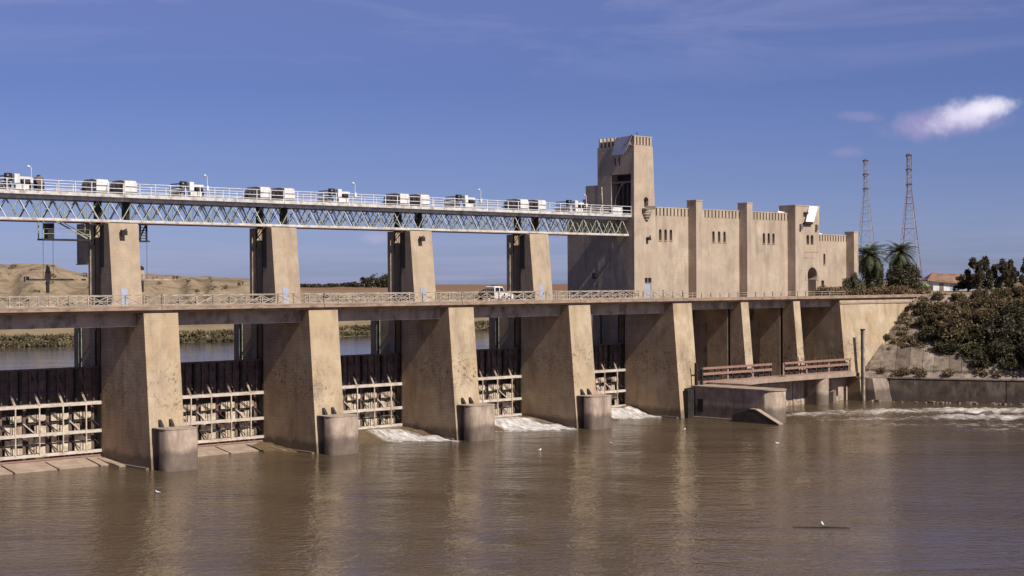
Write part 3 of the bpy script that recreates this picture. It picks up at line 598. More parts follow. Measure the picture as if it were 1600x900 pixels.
def f4(u,s): return float(max(.14,.35*sm(F_(u),.45,.65))*sm(F_(s),.0,.2)*(1-sm(F_(s),.88,1)))
def f1(u,s): return float(.2*sm(F_(u),.6,.9)*sm(F_(s),.4,.7)*(1-sm(F_(s),.8,1)))
spill(2,23.95,39.6,1.2,1.0,f2,'water sheeting off the third gate from the left, white on its right half')
spill(3,43.95,59.6,.2,1.05,f3,'white rushing water under the fourth gate from the left')
spill(4,63.95,79.6,2.2,1.1,f4,'white spill running out below the fifth gate beside the tower pier')
spill(1,17.3,19.6,3.0,.55,f1,'small brown swirl of water at the right foot of the second gate')
# ------------------------------------------------------------ gantry truss spans
def gantry(k,x0,x1,lab):
    L=x1-x0; n=max(1,round(L/2.5)); s=L/n; zb,zt=24.98,27.12
    t=thing('gantry_span',lab,'footbridge',(x0,0,0),0,'lattice gantry spans over the gates')
    A=MB().bar((0,0,zb+.1),(s/2,0,zt),.075,.09).mesh('diagonal',STEELG); B=MB().bar((s/2,.03,zt),(s,.03,zb+.1),.075,.09).mesh('diagonal',STEEL)
    for yi,y in enumerate((8.0,10.9)):
        b=MB(); b.box(0,L,y-.14,y+.14,zb-.04,zb+.20); b.build('bottom_chord',STEEL,t)
        b=MB(); b.box(0,L,y-.12,y+.12,zt-.02,zt+.42); b.build('top_chord',STEEL,t); b=MB(); b.box(0,L,y-.17,y+.15,zb-.12,zb-.042); b.build('bottom_flange',REDRUST,t)
        for q in range(n): link('diagonal',A,t,(q*s,y,0)); link('diagonal',B,t,(q*s,y,0))
    A2=MB().bar((0,0,zb+.1),(s/2,0,zt),.07,.08).mesh('diagonal',STEELG); B2=MB().bar((s/2,.03,zt),(s,.03,zb+.1),.07,.08).mesh('diagonal',STEELG)
    for q in range(n-1): link('diagonal',A2,t,(q*s+s/2,8.35,0)); link('diagonal',B2,t,(q*s+s/2,8.35,0))
    for q in range(n):   # secondary lattice of the inner plane
        b=MB(); b.bar((q*s+s*.25,9.45,zb+.1),(q*s+s*.75,9.45,zt),.08,.08); b.bar((q*s+s*.75,9.5,zb+.1),(q*s+s*.25,9.5,zt),.08,.08); b.bar((q*s,8.1,zb+.1),(q*s,10.8,zt),.06,.06); b.bar((q*s+.06,10.8,zb+.1),(q*s+.06,8.1,zt),.06,.06); b.bar((q*s+s/2,8.3,zb+.1),(q*s+s/2,8.3,zt),.06,.06); b.build('cross_frame',STEELG,t)
        b=MB(); b.bar((q*s,8.1,zb+.05),(q*s+s,10.8,zb+.05),.09,.07); b.bar((q*s,10.8,zb+.06),(q*s,8.1,zb+.06),.09,.07); b.build('bottom_lacing',STEELG,t)
    b=MB(); b.box(0,L,7.45,11.5,27.54,27.66); b.build('walkway_plate',GREYM,t)
    b=MB(); b.box(0,L,7.36,7.447,27.50,27.86); b.build('fascia',STEEL,t)
    b=MB(); b.box(0,L,11.505,11.57,27.50,27.80); b.build('fascia',STEEL,t)
    m=MB().box(-.04,.04,-.04,.04,0,1.2).mesh('rail_post',WHITE); np_=round(L/1.9)
    for y in (7.42,11.53):
        for q in range(np_+1): link('rail_post',m,t,(min(L-.05,max(.05,q*L/np_)),y,27.8))
        for z in (28.98,28.42,28.0): b=MB(); b.box(0,L,y-.03,y+.03,z-.03,z+.03); b.build('rail',WHITE,t)
    return t
gx=[-18.05,1.95,21.95,41.95,61.95,79.9]
labs=['white lattice footbridge span at the far left, ending over the leftmost pier','white lattice footbridge span between the first and second piers','white lattice footbridge span between the second and third piers','white lattice footbridge span between the third and fourth piers','white lattice footbridge span from the fourth pier into the tall tower']
for k in range(5): gantry(k,gx[k]+.02,gx[k+1]-.02,labs[k])
# winch housings over the piers
def winch(first=True):
    t=thing('winch_housing','x','winch',(0,0,0),0,'winch housings above the piers')
    b=MB(); b.prism([(-.72,27.95),(.72,27.95),(.72,29.0),(.55,29.3),(-.60,29.3),(-.72,29.2)],'Y',7.75,7.83); b.build('front_panel',WHITE,t,bevel=.02)
    b=MB(); b.prism([(7.84,28.0),(11.1,28.0),(11.1,28.9),(10.5,29.42),(8.6,29.42),(7.84,29.26)],'X',-.70,.70); b.build('hood',HOOD,t,bevel=.04)
    b=MB(); b.box(-.6,.6,7.95,10.8,27.67,27.99); b.build('base_frame',GREYM,t)
    b=MB(); b.tube([(-.66,10.4,28.5),(-.85,10.4,28.5)],.28,12); b.build('gear_drum',DARKS,t)
    for yy in (8.3,9.2,10.1): b=MB(); b.box(-.73,-.695,yy,yy+.45,28.5,28.9); b.build('louvre',RUSTY,t)
    b=MB(); b.box(.1,.5,9.0,10.0,24.9,27.5); b.build('chain_case',DARKS,t)
    return t
w0=winch(); first=True
ppn=['leftmost','second','third','fourth']
for i in range(4):
    for dx,sd in ((-.27,'left'),(2.95,'right')):
        lab=f'white fronted winch housing, {sd} one of the pair above the {ppn[i]} pier'
        if first: w0.location=(20*i+dx,0,0); w0['label']=lab; first=False
        else: dup(w0,(20*i+dx,0,0),lab)
def motor():
    t=thing('hoist_motor','x','motor',(0,0,0),0,'hoist motors at mid-span')
    b=MB(); b.box(.1,1.5,7.95,8.5,27.67,28.45); b.box(-.05,.5,7.9,8.5,28.45,29.5); b.build('control_cabinet',WHITE,t,bevel=.03)
    b=MB(); b.box(.5,1.75,8.0,8.6,29.0,29.25); b.build('cabinet_hood',WHITE,t)
    b=MB(); b.tube([(.75,8.1,28.72),(1.6,8.1,28.72)],.24,12); b.build('brake_drum',DARKS,t)
    b=MB(); b.tube([(-.2,9.2,28.35),(-.2,11.2,28.35)],.42,14); b.build('motor_body',HOOD,t)
    for z in (27.9,28.4,28.9,29.3): b=MB(); b.box(-.5,-.35,8.6,11.2,z,z+.14); b.build('grille_bar',HOOD,t)
    b=MB(); b.box(-.6,.1,8.7,9.1,28.8,29.6); b.build('gear_case',DARKS,t); b=MB(); b.tube([(1.7,9,28.4),(2.1,9,28.4)],.5,14); b.build('gear_wheel',DARKS,t)
    b=MB(); b.box(-.4,2.1,8.4,9.9,27.67,27.85); b.build('base_frame',GREYM,t)
    return t
m0=motor(); mids=[(-9.7,'far left span beside the tall lamp'),(10.1,'span between the first and second piers'),(29.9,'span between the second and third piers'),(49.6,'span between the third and fourth piers'),(69.3,'last span before the tower')]
for q,(x,w_) in enumerate(mids):
    lab=f'white and dark hoist motor standing on the {w_}'
    if q==0: m0.location=(x,0,0); m0['label']=lab
    else: dup(m0,(x,0,0),lab)
b=thing('hoist_gearbox','dark upright gearbox beside the lamp at the far left of the walkway','gearbox',(-6.9,8.6,27.67))
MB().box(-.3,.5,-.3,.6,0,1.1).build('casing',DARKS,b,bevel=.05); MB().tube([(0,-.35,1.3),(0,.4,1.3)],.42,14).build('wheel',GREYM,b); MB().box(-.1,.15,-.1,.2,1.0,1.85).build('stem',DARKS,b)
def lamp():
    t=thing('lamp_post','x','lamp',(0,0,0),0,'small lamps on the gantry walkway')
    MB().tube([(0,0,0),(0,0,2.45),(-.10,0,2.6),(-.22,0,2.66)],.035,6).build('pole',WHITE,t)
    bm=bmesh.new(); bmesh.ops.create_uvsphere(bm,u_segments=12,v_segments=8,radius=.14); me=bpy.data.meshes.new('lamp_head'); bm.to_mesh(bm and me); bm.free(); me.materials.append(WHITE); link('lamp_head',me,t,(-.3,0,2.62))
    MB().box(-.14,.14,-.1,.1,1.0,1.5).build('switch_box',WHITE,t); return t
l0=lamp()
for q,(x,w_) in enumerate(((-7.95,'far left span'),(12.3,'span right of the leftmost pier'),(32.4,'middle span'),(52.3,'span above the truck'),(71.5,'last span beside the tower'))):
    lab=f'thin white lamp on a pole on the walkway, {w_}'
    if q==0: l0.location=(x,8.0,27.66); l0['label']=lab
    else: dup(l0,(x,8.0,27.66),lab)
# work platforms hanging beside the leftmost pier, lifting beam behind it
t=thing('work_platform','steel work platform hanging under the walkway left of the leftmost pier','platform')
MB().box(-6.5,-1.2,8.6,9.8,22.95,23.12).build('floor',DARKS,t)
for x in (-6.4,-1.3):
    for y in (8.65,9.75): MB().box(x-.05,x+.05,y-.05,y+.05,23.1,24.95).build('hanger',STEELG,t)
MB().box(-5.9,-5.2,8.7,9.7,23.1,24.7).build('hoist_box',DARKS,t)
MB().bar((-5.0,8.65,24.9),(-1.6,8.65,23.2),.12,.14).bar((-4.5,8.65,24.9),(-1.2,8.65,23.3),.06,.06).build('stair',STEELG,t)
for z in (23.6,24.1): MB().box(-6.45,-1.25,8.6,8.65,z,z+.05).build('rail',STEELG,t)
t=thing('hanging_ladder','short dark caged ladder hanging under the walkway right of the leftmost pier','ladder')
MB().box(4.3,5.6,8.6,9.6,22.95,23.1).build('foot_plate',DARKS,t)
for x in (4.55,5.3): MB().box(x-.08,x+.08,8.7,8.86,23.1,24.95).build('rail',DARKS,t)
for q in range(6): MB().box(4.55,5.3,8.72,8.8,23.3+q*.28,23.38+q*.28).build('rung',DARKS,t)
MB().bar((4.5,9,23.1),(5.4,9,24.9),.2,.1).build('brace',DARKS,t)
t=PIERS[0]
MB().box(.05,.3,11.62,14.2,20.7,24.9).build('shield_plate',GIRD,t); MB().box(0,.35,11.61,14.3,20.55,20.69).build('shield_lip',STEELG,t); MB().box(-.5,3,11.65,12.3,24.9,25.0).build('shield_hanger',DARKS,t)
for xa,xb,lab in ((-6.3,.4,'long thin lifting beam hanging on cables behind the left of the leftmost pier'),(5.0,11.2,'long thin lifting beam hanging on cables right of the leftmost pier')):
    t=thing('lifting_beam',lab,'lifting beam'); xc=xa+2.45 if xa<0 else xa+2.1
    MB().box(xa,xb,12.9,13.1,18.88,19.05).build('beam',RAILC,t)
    MB().box(xc-.14,xc+.14,12.9,13.15,17.6,18.87).build('weight',DARKS,t); MB().prism([(xc-.35,19.06),(xc+.35,19.06),(xc+.2,20.3),(xc-.1,20.5)],'Y',12.95,13.1).build('lifting_eye',RAILC,t)
    for x in (xc-.5,xc+.6): MB().box(x-.015,x+.015,12.98,13.01,19.05,25).build('cable',CABLE,t)
    MB().box(xa-.1,xa+.35,12.85,13.2,18.75,19.3).build('end_block',GREYM,t)
# ------------------------------------------------------------ the castle-like building
B=thing('powerhouse','castle-like beige masonry building with a tall square tower and slotted battlements','building')
def arch_prof(cx,z0,w,zs,horse=1.0,point=False,seg=10):
    p=[(cx-w/2,z0),(cx+w/2,z0),(cx+w/2,zs)]; r=w/2*horse
    if horse>1: p=[(cx-w/2,z0),(cx+w/2,z0)]; a0=-math.acos(1/horse); p+=[(cx+r*math.cos(a),zs+r*math.sin(a)) for a in np.linspace(a0,math.pi-a0,seg+4)]
    else: p+=[(cx+r*math.cos(a),zs+r*math.sin(a)) for a in np.linspace(0,math.pi,seg)][1:]
    return p
# tower: slightly battered block with stepped shoulders behind
TW=MB(); TW.hexa([(79.55,6.62,14.5),(84.55,6.62,14.5),(84.6,14.0,14.5),(79.95,14.0,14.5),(79.95,6.95,37.45),(83.85,6.95,37.45),(83.85,14.0,37.45),(79.95,14.0,37.45)])
tower=TW.build('tower',MASON,B)
cs=[MB().box(79,81.6,7.5,11.35,27.9,33.6).build('c',None),MB().prism([(9.6,34.9),(9.95,34.9),(9.95,36.0),(9.6,36.0)],'X',79,80.6).build('c',None),MB().prism([(10.4,34.9),(10.75,34.9),(10.75,36.0),(10.4,36.0)],'X',79,80.6).build('c',None),
    MB().prism(arch_prof(82.3,28.95,.85,29.9,1.12),'Y',6,7.9).build('c',None),MB().box(81.75,83.15,6,6.95,18.35,19.05).build('c',None),MB().box(81.75,83.05,6,6.85,14,18.25).build('c',None)]
cut(tower,cs)
MB().box(81.3,81.55,7.52,11.33,27.95,33.5).build('opening_back',DARKS,tower)
for yy in (8.3,9.2,10.1,10.9): MB().box(81.1,81.29,yy,yy+.12,28,32.2).build('shutter_bar',GREYM,tower)
MB().box(80.0,80.35,7.52,11.33,32.35,32.6).build('lintel',GREYM,tower)
MB().bar((80.1,10.9,28),(80.1,10.6,30.3),.12).bar((80.1,10.6,30.3),(80.1,9.4,32.2),.12).bar((80.1,9.4,32.2),(80.1,7.7,32.6),.1).build('crane_arm',RAILC,tower)
MB().box(80.55,80.59,9.62,9.93,34.95,35.95).box(80.55,80.59,10.42,10.73,34.95,35.95).build('window',GLASS,tower)
MB().prism(arch_prof(82.3,28.95,.85,29.9,1.12),'Y',7.5,7.55).build('window',GLASS,tower)
MB().box(81.8,83.1,6.82,6.86,18.37,19.03).build('window',GLASS,tower); MB().box(82.42,82.5,6.75,6.81,18.37,19.03).build('mullion',MASON,tower)
MB().box(81.8,83.0,6.72,6.80,16.15,18.2).build('door',DOORB,tower)
MB().box(81.35,83.3,6.05,6.75,28.62,28.78).build('balcony_slab',MASON,tower); MB().box(81.35,83.3,5.98,6.06,28.78,29.1).build('balcony_rail',GREYM,tower)
b=MB(); n=len(b.v)
for q in range(5):
    z=28.61-q*.36; r=.85-.05*q-(.04*q*q); b.prism([(82.3+r*math.cos(a),6.74+.75*r*math.sin(a)*-1) for a in np.linspace(0,math.pi,10)],'Z',z-.355 if q else 28.25,z)
b.build('corbel',NOSE,tower)
MB().box(82.1,82.6,6.2,6.65,24.3,24.75).bar((82.5,6.4,24.7),(82.9,6.6,25.0),.12).build('wall_lamp',DARKS,tower)
# crowns of slots
def crown(x0,x1,y0,y1,z0,z1,n,side='front',parent=B,sl=.26):
    if side=='front': MB().box(x0,x1,y0+.75,y1,z0,z1).build('parapet_back',MASON,parent)
    b=MB(); s=(x1-x0)/n if side=='front' else (y1-y0)/n
    for q in range(n):
        if side=='front': b.box(x0+q*s+sl/2,x0+(q+1)*s-sl/2,y0,y0+.745,z0,z1)
        else: b.box(x0,x0+.6,y0+q*s+sl/2,y0+(q+1)*s-sl/2,z0,z1)
    o=b.build('merlons',MASON,parent); o['kind']='stuff'
    if side=='front': MB().box(x0,x1,y0-.03,y1+.03,z1+.002,z1+.14).build('coping',MASON,parent)
MB().box(79.98,83.83,7.02,13.98,37.452,37.6).build('tower_roof_slab',MASON,tower)
crown(79.96,83.84,7.0,8.0,37.61,38.75,6,parent=tower)
crown(79.96,83.84,8.1,13.98,37.61,38.85,8,'side',tower,.5)
MB().box(80.6,83.8,8.2,13.9,37.61,38.2).build('parapet_inner',MASON,tower)
MB().tube([(81.2,7.5,38.9),(81.2,7.5,39.5)],.05,5).build('finial',DARKS,tower)
MB().box(79.98,84.6,14.0,16.4,14.5,32.3).build('tower_shoulder',MASON,B); MB().box(79.98,84.6,16.4,17.0,14.5,30.4).build('tower_shoulder',MASON,B)
MB().box(79.97,84.6,17.0,20.15,14.5,27.8).build('tower_shoulder',MASON,B)
MB().box(79.88,79.962,11.05,11.25,16.3,27.6).build('guide_strip',RAILC,B); MB().box(79.86,79.9,9.3,10.3,15.6,24.9).build('painted_slot',BLACK,B); MB().box(79.85,79.95,8.7,9.28,19.3,27.0).build('guide_plate',GREYM,B)  # the thin black sheet paints the shade of a deep slot on the wall
MB().bar((79.85,15.5,17.2),(79.85,11.3,21.8),.10,.3).build('fixed_pipe',RAILC,B); MB().box(79.7,79.96,14.4,14.9,19.0,19.8).build('junction_box',DARKS,B)
# hall wall, cut by its windows
def wallseg(x0,x1,z1,wins,arches=(),rects=(),back=20,name='hall_wall'):
    o=MB().box(x0,x1,7.7,back,14.5,z1).build(name,MASON,B); cs=[]
    for x,z0,z2 in wins: cs.append(MB().prism(arch_prof(x,z0,.56,z2-.28),'Y',7,8.25).build('c',None))
    for a in rects: cs.append(MB().box(a[0],a[1],7,8.3,a[2],a[3]).build('c',None))
    if cs: cut(o,cs)
    for x,z0,z2 in wins: MB().box(x-.24,x+.24,8.2,8.24,z0+.02,z2-.05).build('window',GLASS,o); MB().box(x-.34,x+.34,7.62,7.70,z0-.14,z0-.002).build('sill',KERB,o)
    for a in rects: MB().box(a[0]+.02,a[1]-.02,8.22,8.26,a[2]+.02,a[3]-.02).build('window',GLASS,o)
    return o
H1=wallseg(84.62,92.3,27.9,[(86.2,24.4,26.0),(87.35,24.4,26.0),(88.5,24.4,26.0)])
H2=wallseg(93.7,104.0,27.9,[(98.0,24.35,25.95),(99.3,24.35,25.95),(100.55,24.35,25.95)])
H3=wallseg(105.3,115.95,27.9,[(110.0,24.3,25.9),(111.2,24.3,25.9),(112.4,24.3,25.9)])
H4=wallseg(122.2,131.6,24.9,[(125.6,21.2,22.9)],rects=[(124.75,125.5,17.2,18.6)],back=18)
for o,a,b_,z in ((H1,84.62,92.3,27.9),(H2,93.7,104.0,27.9),(H3,105.3,115.95,27.9)): crown(a,b_,7.68,8.9,z+.002,29.0,round((b_-a)/.78),parent=o)
crown(122.2,131.6,7.68,8.9,24.902,25.85,13,parent=H4)
for a,b_,zt,lab in ((92.3,93.7,30.15,0),(104.0,105.3,30.15,0),(131.6,132.85,26.35,0)):
    o=MB().box(a+.001,b_-.001,6.2,7.95,15.6,zt).build('pilaster',MASON,B); MB().box(a-.04,b_+.04,6.15,8.0,zt+.002,zt+.16).build('cap',MASON,o)
MB().box(132.85,133.0,7,18,14.5,25.6).build('end_wall',MASON,B)
G=MB().box(115.96,122.15,6.2,9.3,14.5,30.2).build('gatehouse',MASON,B)
cs=[MB().prism(arch_prof(120.2,14,2.1,19.4,1.18,seg=14),'Y',5,8.9).build('c',None)]
for x in (119.15,120.25): cs.append(MB().prism(arch_prof(x,24.2,.7,25.4),'Y',5,7.0).build('c',None))
cs.append(MB().box(118.1,119.9,5,6.55,27.35,27.65).build('c',None)); cut(G,cs)
MB().prism(arch_prof(120.2,15.5,2.1,19.4,1.18,seg=14),'Y',8.82,8.87).build('door',NOSE,G); MB().box(118.9,119.7,8.6,8.8,16.0,19.6).build('door_leaf',DOORB,G)
for x in (119.15,120.25): MB().prism(arch_prof(x,24.22,.66,25.4),'Y',6.9,6.94).build('window',GLASS,G)
MB().box(115.9,122.2,6.14,9.36,30.202,30.34).build('coping',MASON,G)
pr=arch_prof(120.2,15.6,2.1,19.4,1.45,seg=14)
for x in (117.2,121.3): MB().prism([(x-.25,26.5),(x+.2,26.5),(x+.28,27.2),(x-.2,27.4)],'Y',5.85,6.2).build('wall_lamp',GREYM,G)
MB().box(118.5,121.9,6.17,6.2,23.0,23.14).box(118.2,121.0,6.17,6.2,22.1,22.22).build('string_line',NOSE,G)
b=MB()
for q in range(16):      # raised voussoirs of the horseshoe arch
    a0=-.5+q*(math.pi+1.0)/16; a1=a0+(math.pi+1.0)/16*.93; r0,r1=1.28,1.75
    b.hexa([(120.2+r*math.cos(a),y,19.4+r*math.sin(a)) for y in (6.2,6.12) for r,a in ((r0,a0),(r1,a0),(r1,a1),(r0,a1))])
o=b.build('arch_voussoirs',MASON,G); o['kind']='stuff'
for a,b_,y1,z in ((84.62,92.3,20,27.9),(93.7,104,20,27.9),(105.3,115.95,20,27.9)): pass
MB().box(92.3,93.7,7.955,20,14.5,27.9).box(104.0,105.3,7.955,20,14.5,27.9).box(115.95,122.2,9.31,20,14.5,27.85).box(131.6,132.85,7.955,18,14.5,24.85).build('rear_block',MASON,B)
# slanted pale sheets leaning on the two heads
t=thing('slanted_panel','bluish white slanted sheet fixed high on the shaded side of the tall tower','panel')
MB().hexa([(79.80,7.15,38.9),(79.80,10.25,38.75),(79.80,11.15,36.35),(79.80,8.6,36.35),(79.88,7.15,38.9),(79.88,10.25,38.75),(79.88,11.15,36.35),(79.88,8.6,36.35)]).build('sheet',PANELB,t)
MB().bar((79.75,7.1,39.0),(79.75,8.7,37.4),.12).bar((79.75,7.2,37.6),(79.75,8.6,36.3),.12).build('strut',RAILC,t)
t=thing('slanted_panel','bright white slanted sheet on the front of the arched gatehouse','panel')
MB().hexa([(119.4,6.0,30.25),(121.6,6.0,30.2),(119.9,5.6,27.75),(117.9,5.6,27.75),(119.4,6.12,30.25),(121.6,6.12,30.2),(119.9,5.7,27.75),(117.9,5.7,27.75)]).build('sheet',PANELW,t)
MB().hexa([(121.62,6.0,30.2),(122.1,6.0,30.2),(120.6,5.7,28.2),(119.95,5.6,27.8),(121.62,6.12,30.2),(122.1,6.12,30.2),(120.6,5.8,28.2),(119.95,5.7,27.8)]).build('edge_strip',MASON,t)
MB().box(118.0,118.7,5.7,6.15,29.0,29.25).box(117.8,119.9,5.75,6.15,27.4,27.6).build('bracket',DARKS,t)
for x,lab in ((113.8,'white plastic sheet scraps on the parapet left of the gatehouse'),(123.6,'white plastic sheet scraps on the low parapet right of the gatehouse')):
    z=29.15 if x<120 else 26.0
    b=MB(); b.hexa([(x,7.9,z),(x+1.6,7.8,z-.0),(x+1.6,8.5,z),(x,8.5,z),(x,7.9,z+.28),(x+1.5,7.8,z+.1),(x+1.5,8.5,z+.12),(x,8.5,z+.3)]); tag(b.build('plastic_sheet',PANELW),lab,'sheet')
t=thing('white_mast','cream inclined pole standing on the walkway before the tower opening','pole',(76.3,9.5,27.67))
MB().tube([(0,0,0),(-.25,0,4.0)],.13,6).build('pole',RAILC,t)
t=thing('equipment_box','white box on the walkway against the tower opening','box',(77.9,8.2,27.67)); MB().box(-.9,1.0,0,.8,0,1.2).build('case',WHITE,t,bevel=.04); MB().box(-1.0,-.91,.1,.7,.2,1.0).build('door',GREYM,t)
# ------------------------------------------------------------ intake platform on the right
t=thing('guide_wall','long grey concrete guide wall with a rounded downstream end','wall')
pr=[(83.9,-1.0),(83.9,-2.0),(85.6,-2.0),(85.6,-13.7)]+[(83.8+1.8*math.cos(a),-13.7+1.8*math.sin(a)) for a in np.linspace(-.1,-math.pi+.1,18)]+[(82.0,-13.7),(82.0,-2.2),(82.6,-2.2),(82.6,-1.0)]
o=MB().prism(pr,'Z',-3,4.2).build('wall_body',NOSE,t); o.data.polygons.foreach_set('use_smooth',[abs(p.normal.z)<.5 and abs(p.normal.x)<.995 for p in o.data.polygons])
pr=[(83.9,-1.2),(85.75,-1.2),(85.75,-13.7)]+[(83.8+1.92*math.cos(a),-13.7+1.92*math.sin(a)) for a in np.linspace(-.1,-math.pi+.1,18)]+[(81.9,-13.7),(81.9,-1.45),(81.0,-1.45)]
MB().prism(pr,'Z',4.202,4.36).build('coping',KERB,t)
MB().prism([(-9.3,-2),(-9.3,.9),(-12.2,1.75),(-13.2,1.7),(-16.9,.02),(-17.4,-2)],'X',81.1,81.95).build('fender_ramp',RWALL,t)
MB().prism([(-12.2,1.753),(-13.2,1.703),(-16.9,.022),(-16.9,.12),(-13.15,1.82),(-12.15,1.87)],'X',81.08,81.97).build('ramp_top',KERB,t)
MB().box(81.7,81.99,-10,-1.6,-2,.22).build('wall_foot',KERB,t); MB().box(81.95,82.0,-3.6,-2.6,.9,2.6).build('recess_plate',DARKS,t)
t=thing('platform_slab','thin grey concrete platform spanning from the guide wall to the right bank','platform')
MB().prism([(85.7,-8.6),(90.5,-3.4),(97,-2.1),(119.9,-2.1),(119.9,1.2),(84,1.2),(84,-1.1),(85.7,-1.1)],'Z',3.95,4.62).build('slab',KERB,t)
for x in (84.2,96.3,108.5): MB().box(x,x+10.2,1.2,6.25,-2,3.4).build('bay_floor',GIRD,t)
t=thing('platform_column','pale round-nosed column carrying the platform slab','column')
o=MB().prism([(111.2,2),(111.2,-1.0)]+[(112.4-1.2*math.cos(a),-1.0-1.1*math.sin(a)) for a in np.linspace(0,math.pi,14)]+[(113.6,2)],'Z',-3,3.94).build('shaft',NOSE,t)
t=thing('platform_column','small pale wedge-shaped block behind the round-nosed column','column')
MB().hexa([(115.6,-.8,-2),(116.9,-.8,-2),(116.9,1,-2),(115.6,1,-2),(116.3,-.5,1.6),(116.9,-.5,1.9),(116.9,.8,1.9),(116.3,.8,1.6)]).build('block',NOSE,t)
t=thing('platform_back_wall','dark ribbed wall in the shade beneath the platform slab','wall')
MB().box(85.8,122.5,1.3,1.9,-2,3.9).build('panel',GIRD,t)
for q in range(12): MB().box(97+q*1.9,97.25+q*1.9,1.1,1.29,-2,3.9).build('rib',GIRD,t)
def barrier(x0,x1,y,lab,z=4.62,ht=2.0):
    t=thing('platform_barrier',lab,'barrier',(x0,y,z),0,'rusty barriers on the intake platform'); L=x1-x0
    for z0,h in ((ht-.22,.3),(ht*.5,.34),(0,.22)): MB().box(0,L,-.09,.09,z0,z0+h).build('rail',REDRUST,t)
    n=round(L/1.35)
    for q in range(n+1):
        big=q%4==0; x=q*L/n; MB().box(x-(.14 if big else .06),x+(.14 if big else .06),.095,.25,0,ht).build('post',KERB if big else DARKS,t)
    for q in range(n):
        x=q*L/n+.2
        if q%5!=3: MB().box(x,x+L/n-.4,.3,.36,.22,.95).build('mesh_panel',DARKS,t)
barrier(84.3,99.6,-1.6,'rusty horizontal-rail barrier on the platform nearest the rounded guide wall')
barrier(102.6,119.3,-1.6,'rusty horizontal-rail barrier with debris, at the right end of the platform')
b=MB()
for q in range(26): 
    x=106+rnd.random()*12.5; b.bar((x,-1.2+rnd.random()*.5,6.5),(x+rnd.uniform(-.8,.8),-1.2+rnd.random()*.5,6.7+rnd.random()*.8),.06)
o=b.build('driftwood',BARK); tag(o,'tangle of driftwood sticks caught on top of the right barrier','driftwood',kind='stuff')
t=thing('gauge_post','tall thin post in the water at the right end of the platform','post',(121.8,-2.2,0))
MB().tube([(0,0,-2),(0,0,10.9)],.20,8).build('pole',RAILC,t); MB().tube([(-.36,.1,-2),(-.36,.1,10.9)],.16,8).build('dark_pole',DARKS,t); MB().box(-.5,.25,-.15,.3,10.9,11.1).build('cap',DARKS,t)
# ------------------------------------------------------------ right bank
def bank():
    b=MB(); ts=np.concatenate([np.arange(-7,40,.4),np.arange(40,150,2.0)]); os_=np.arange(0,18.3,.4); n=len(os_); v=[];f=[]
    for t_ in ts:
        for o_ in os_:
            p=WL+WD*t_+WN*o_; z=3.62+min(o_,17.2)*.735; 
            z+=(mnoise.noise(Vector((p.x*.5,p.y*.5,1)))*.6+mnoise.noise(Vector((p.x*1.3,p.y*1.3,4)))*.45)*min(1,o_/2)*(1 if o_<16.5 else .3)
            v.append((p.x,p.y,z-(.05 if o_<.5 else 0)))
    for i in range(len(ts)-1):
        for j in range(n-1): a=i*n+j; f.append((a,a+n,a+n+1,a+1))
    me=bpy.data.meshes.new('embankment'); me.from_pydata(v,[],f); me.materials.append(LINING); tag(link('embankment',me),kind='structure')
bank()
def P2(t_,o_,z): p=WL+WD*t_+WN*o_; return (p.x,p.y,z)
t=thing('revetment','worn concrete slabs lining the lower slope of the right bank above the river wall','revetment')
MB().hexa([(128.2,-1.5,6.3),(129.2,-1.5,6.3),(129.2,-.5,6.3),(128.2,-.5,6.3),(128.2,-1.5,7.5),(129.2,-1.5,8.1),(129.2,-.5,8.1),(128.2,-.5,7.5)]).hexa([(129.2,-1.5,6.8),(139.6,-1.5,14.4),(139.6,-.5,14.4),(129.2,-.5,6.8),(129.2,-1.5,8.1),(139.6,-1.5,15.9),(139.6,-.5,15.9),(129.2,-.5,8.1)]).build('edge_kerb',KERB,t)
for r_,(oa,ob,lift) in enumerate(((.95,6.6,.42),(7.0,12.5,.55))):
    a=-5.6+r_*.4
    while a<(34 if r_==0 else 4):
        w_=rnd.uniform(1.5,2.3); d0,d1,d2,d3=[rnd.uniform(-.06,.06) for _ in range(4)]; sl_=.735
        zz=lambda o_,d: 3.62+o_*sl_+lift+d
        e0,e1=oa+rnd.uniform(0,.25),ob-rnd.uniform(0,.6); sk=-.35
        MB().hexa([P2(a+.02,e0,zz(e0,-1.1)),P2(a+w_-.02,e0,zz(e0,-1.1)),P2(a+w_-.02+sk,e1,zz(e1,-1.1)),P2(a+.02+sk,e1,zz(e1,-1.1)),P2(a+.02,e0,zz(e0,d0)),P2(a+w_-.02,e0,zz(e0,d1)),P2(a+w_-.02+sk,e1,zz(e1,d2)),P2(a+.02+sk,e1,zz(e1,d3))]).build('slab',LINS[rnd.randrange(3)],t,bevel=.03); a+=w_
t=thing('river_wall','dark stained stone river wall along the foot of the right bank','wall')
tt=[-.6,16.5,34,52,70,90,120]
for a,b_ in zip(tt,tt[1:]):
    b=MB(); b.hexa([P2(a+.06,-.25,-3),P2(b_-.06,-.25,-3),P2(b_-.06,.8,-3),P2(a+.06,.8,-3),P2(a+.06,0,3.5),P2(b_-.06,0,3.5),P2(b_-.06,.8,3.5),P2(a+.06,.8,3.5)]); b.build('wall_panel',RWALL,t,bevel=.03)
    b=MB(); b.hexa([P2(a+.03,-.12,3.502),P2(b_-.03,-.12,3.502),P2(b_-.03,.9,3.502),P2(a+.03,.9,3.502),P2(a+.03,-.12,3.72),P2(b_-.03,-.12,3.72),P2(b_-.03,.9,3.72),P2(a+.03,.9,3.72)]); b.build('coping_stone',LINING,t)
t=thing('wall_buttress','pale sloping buttress between the platform and the dark river wall','buttress')
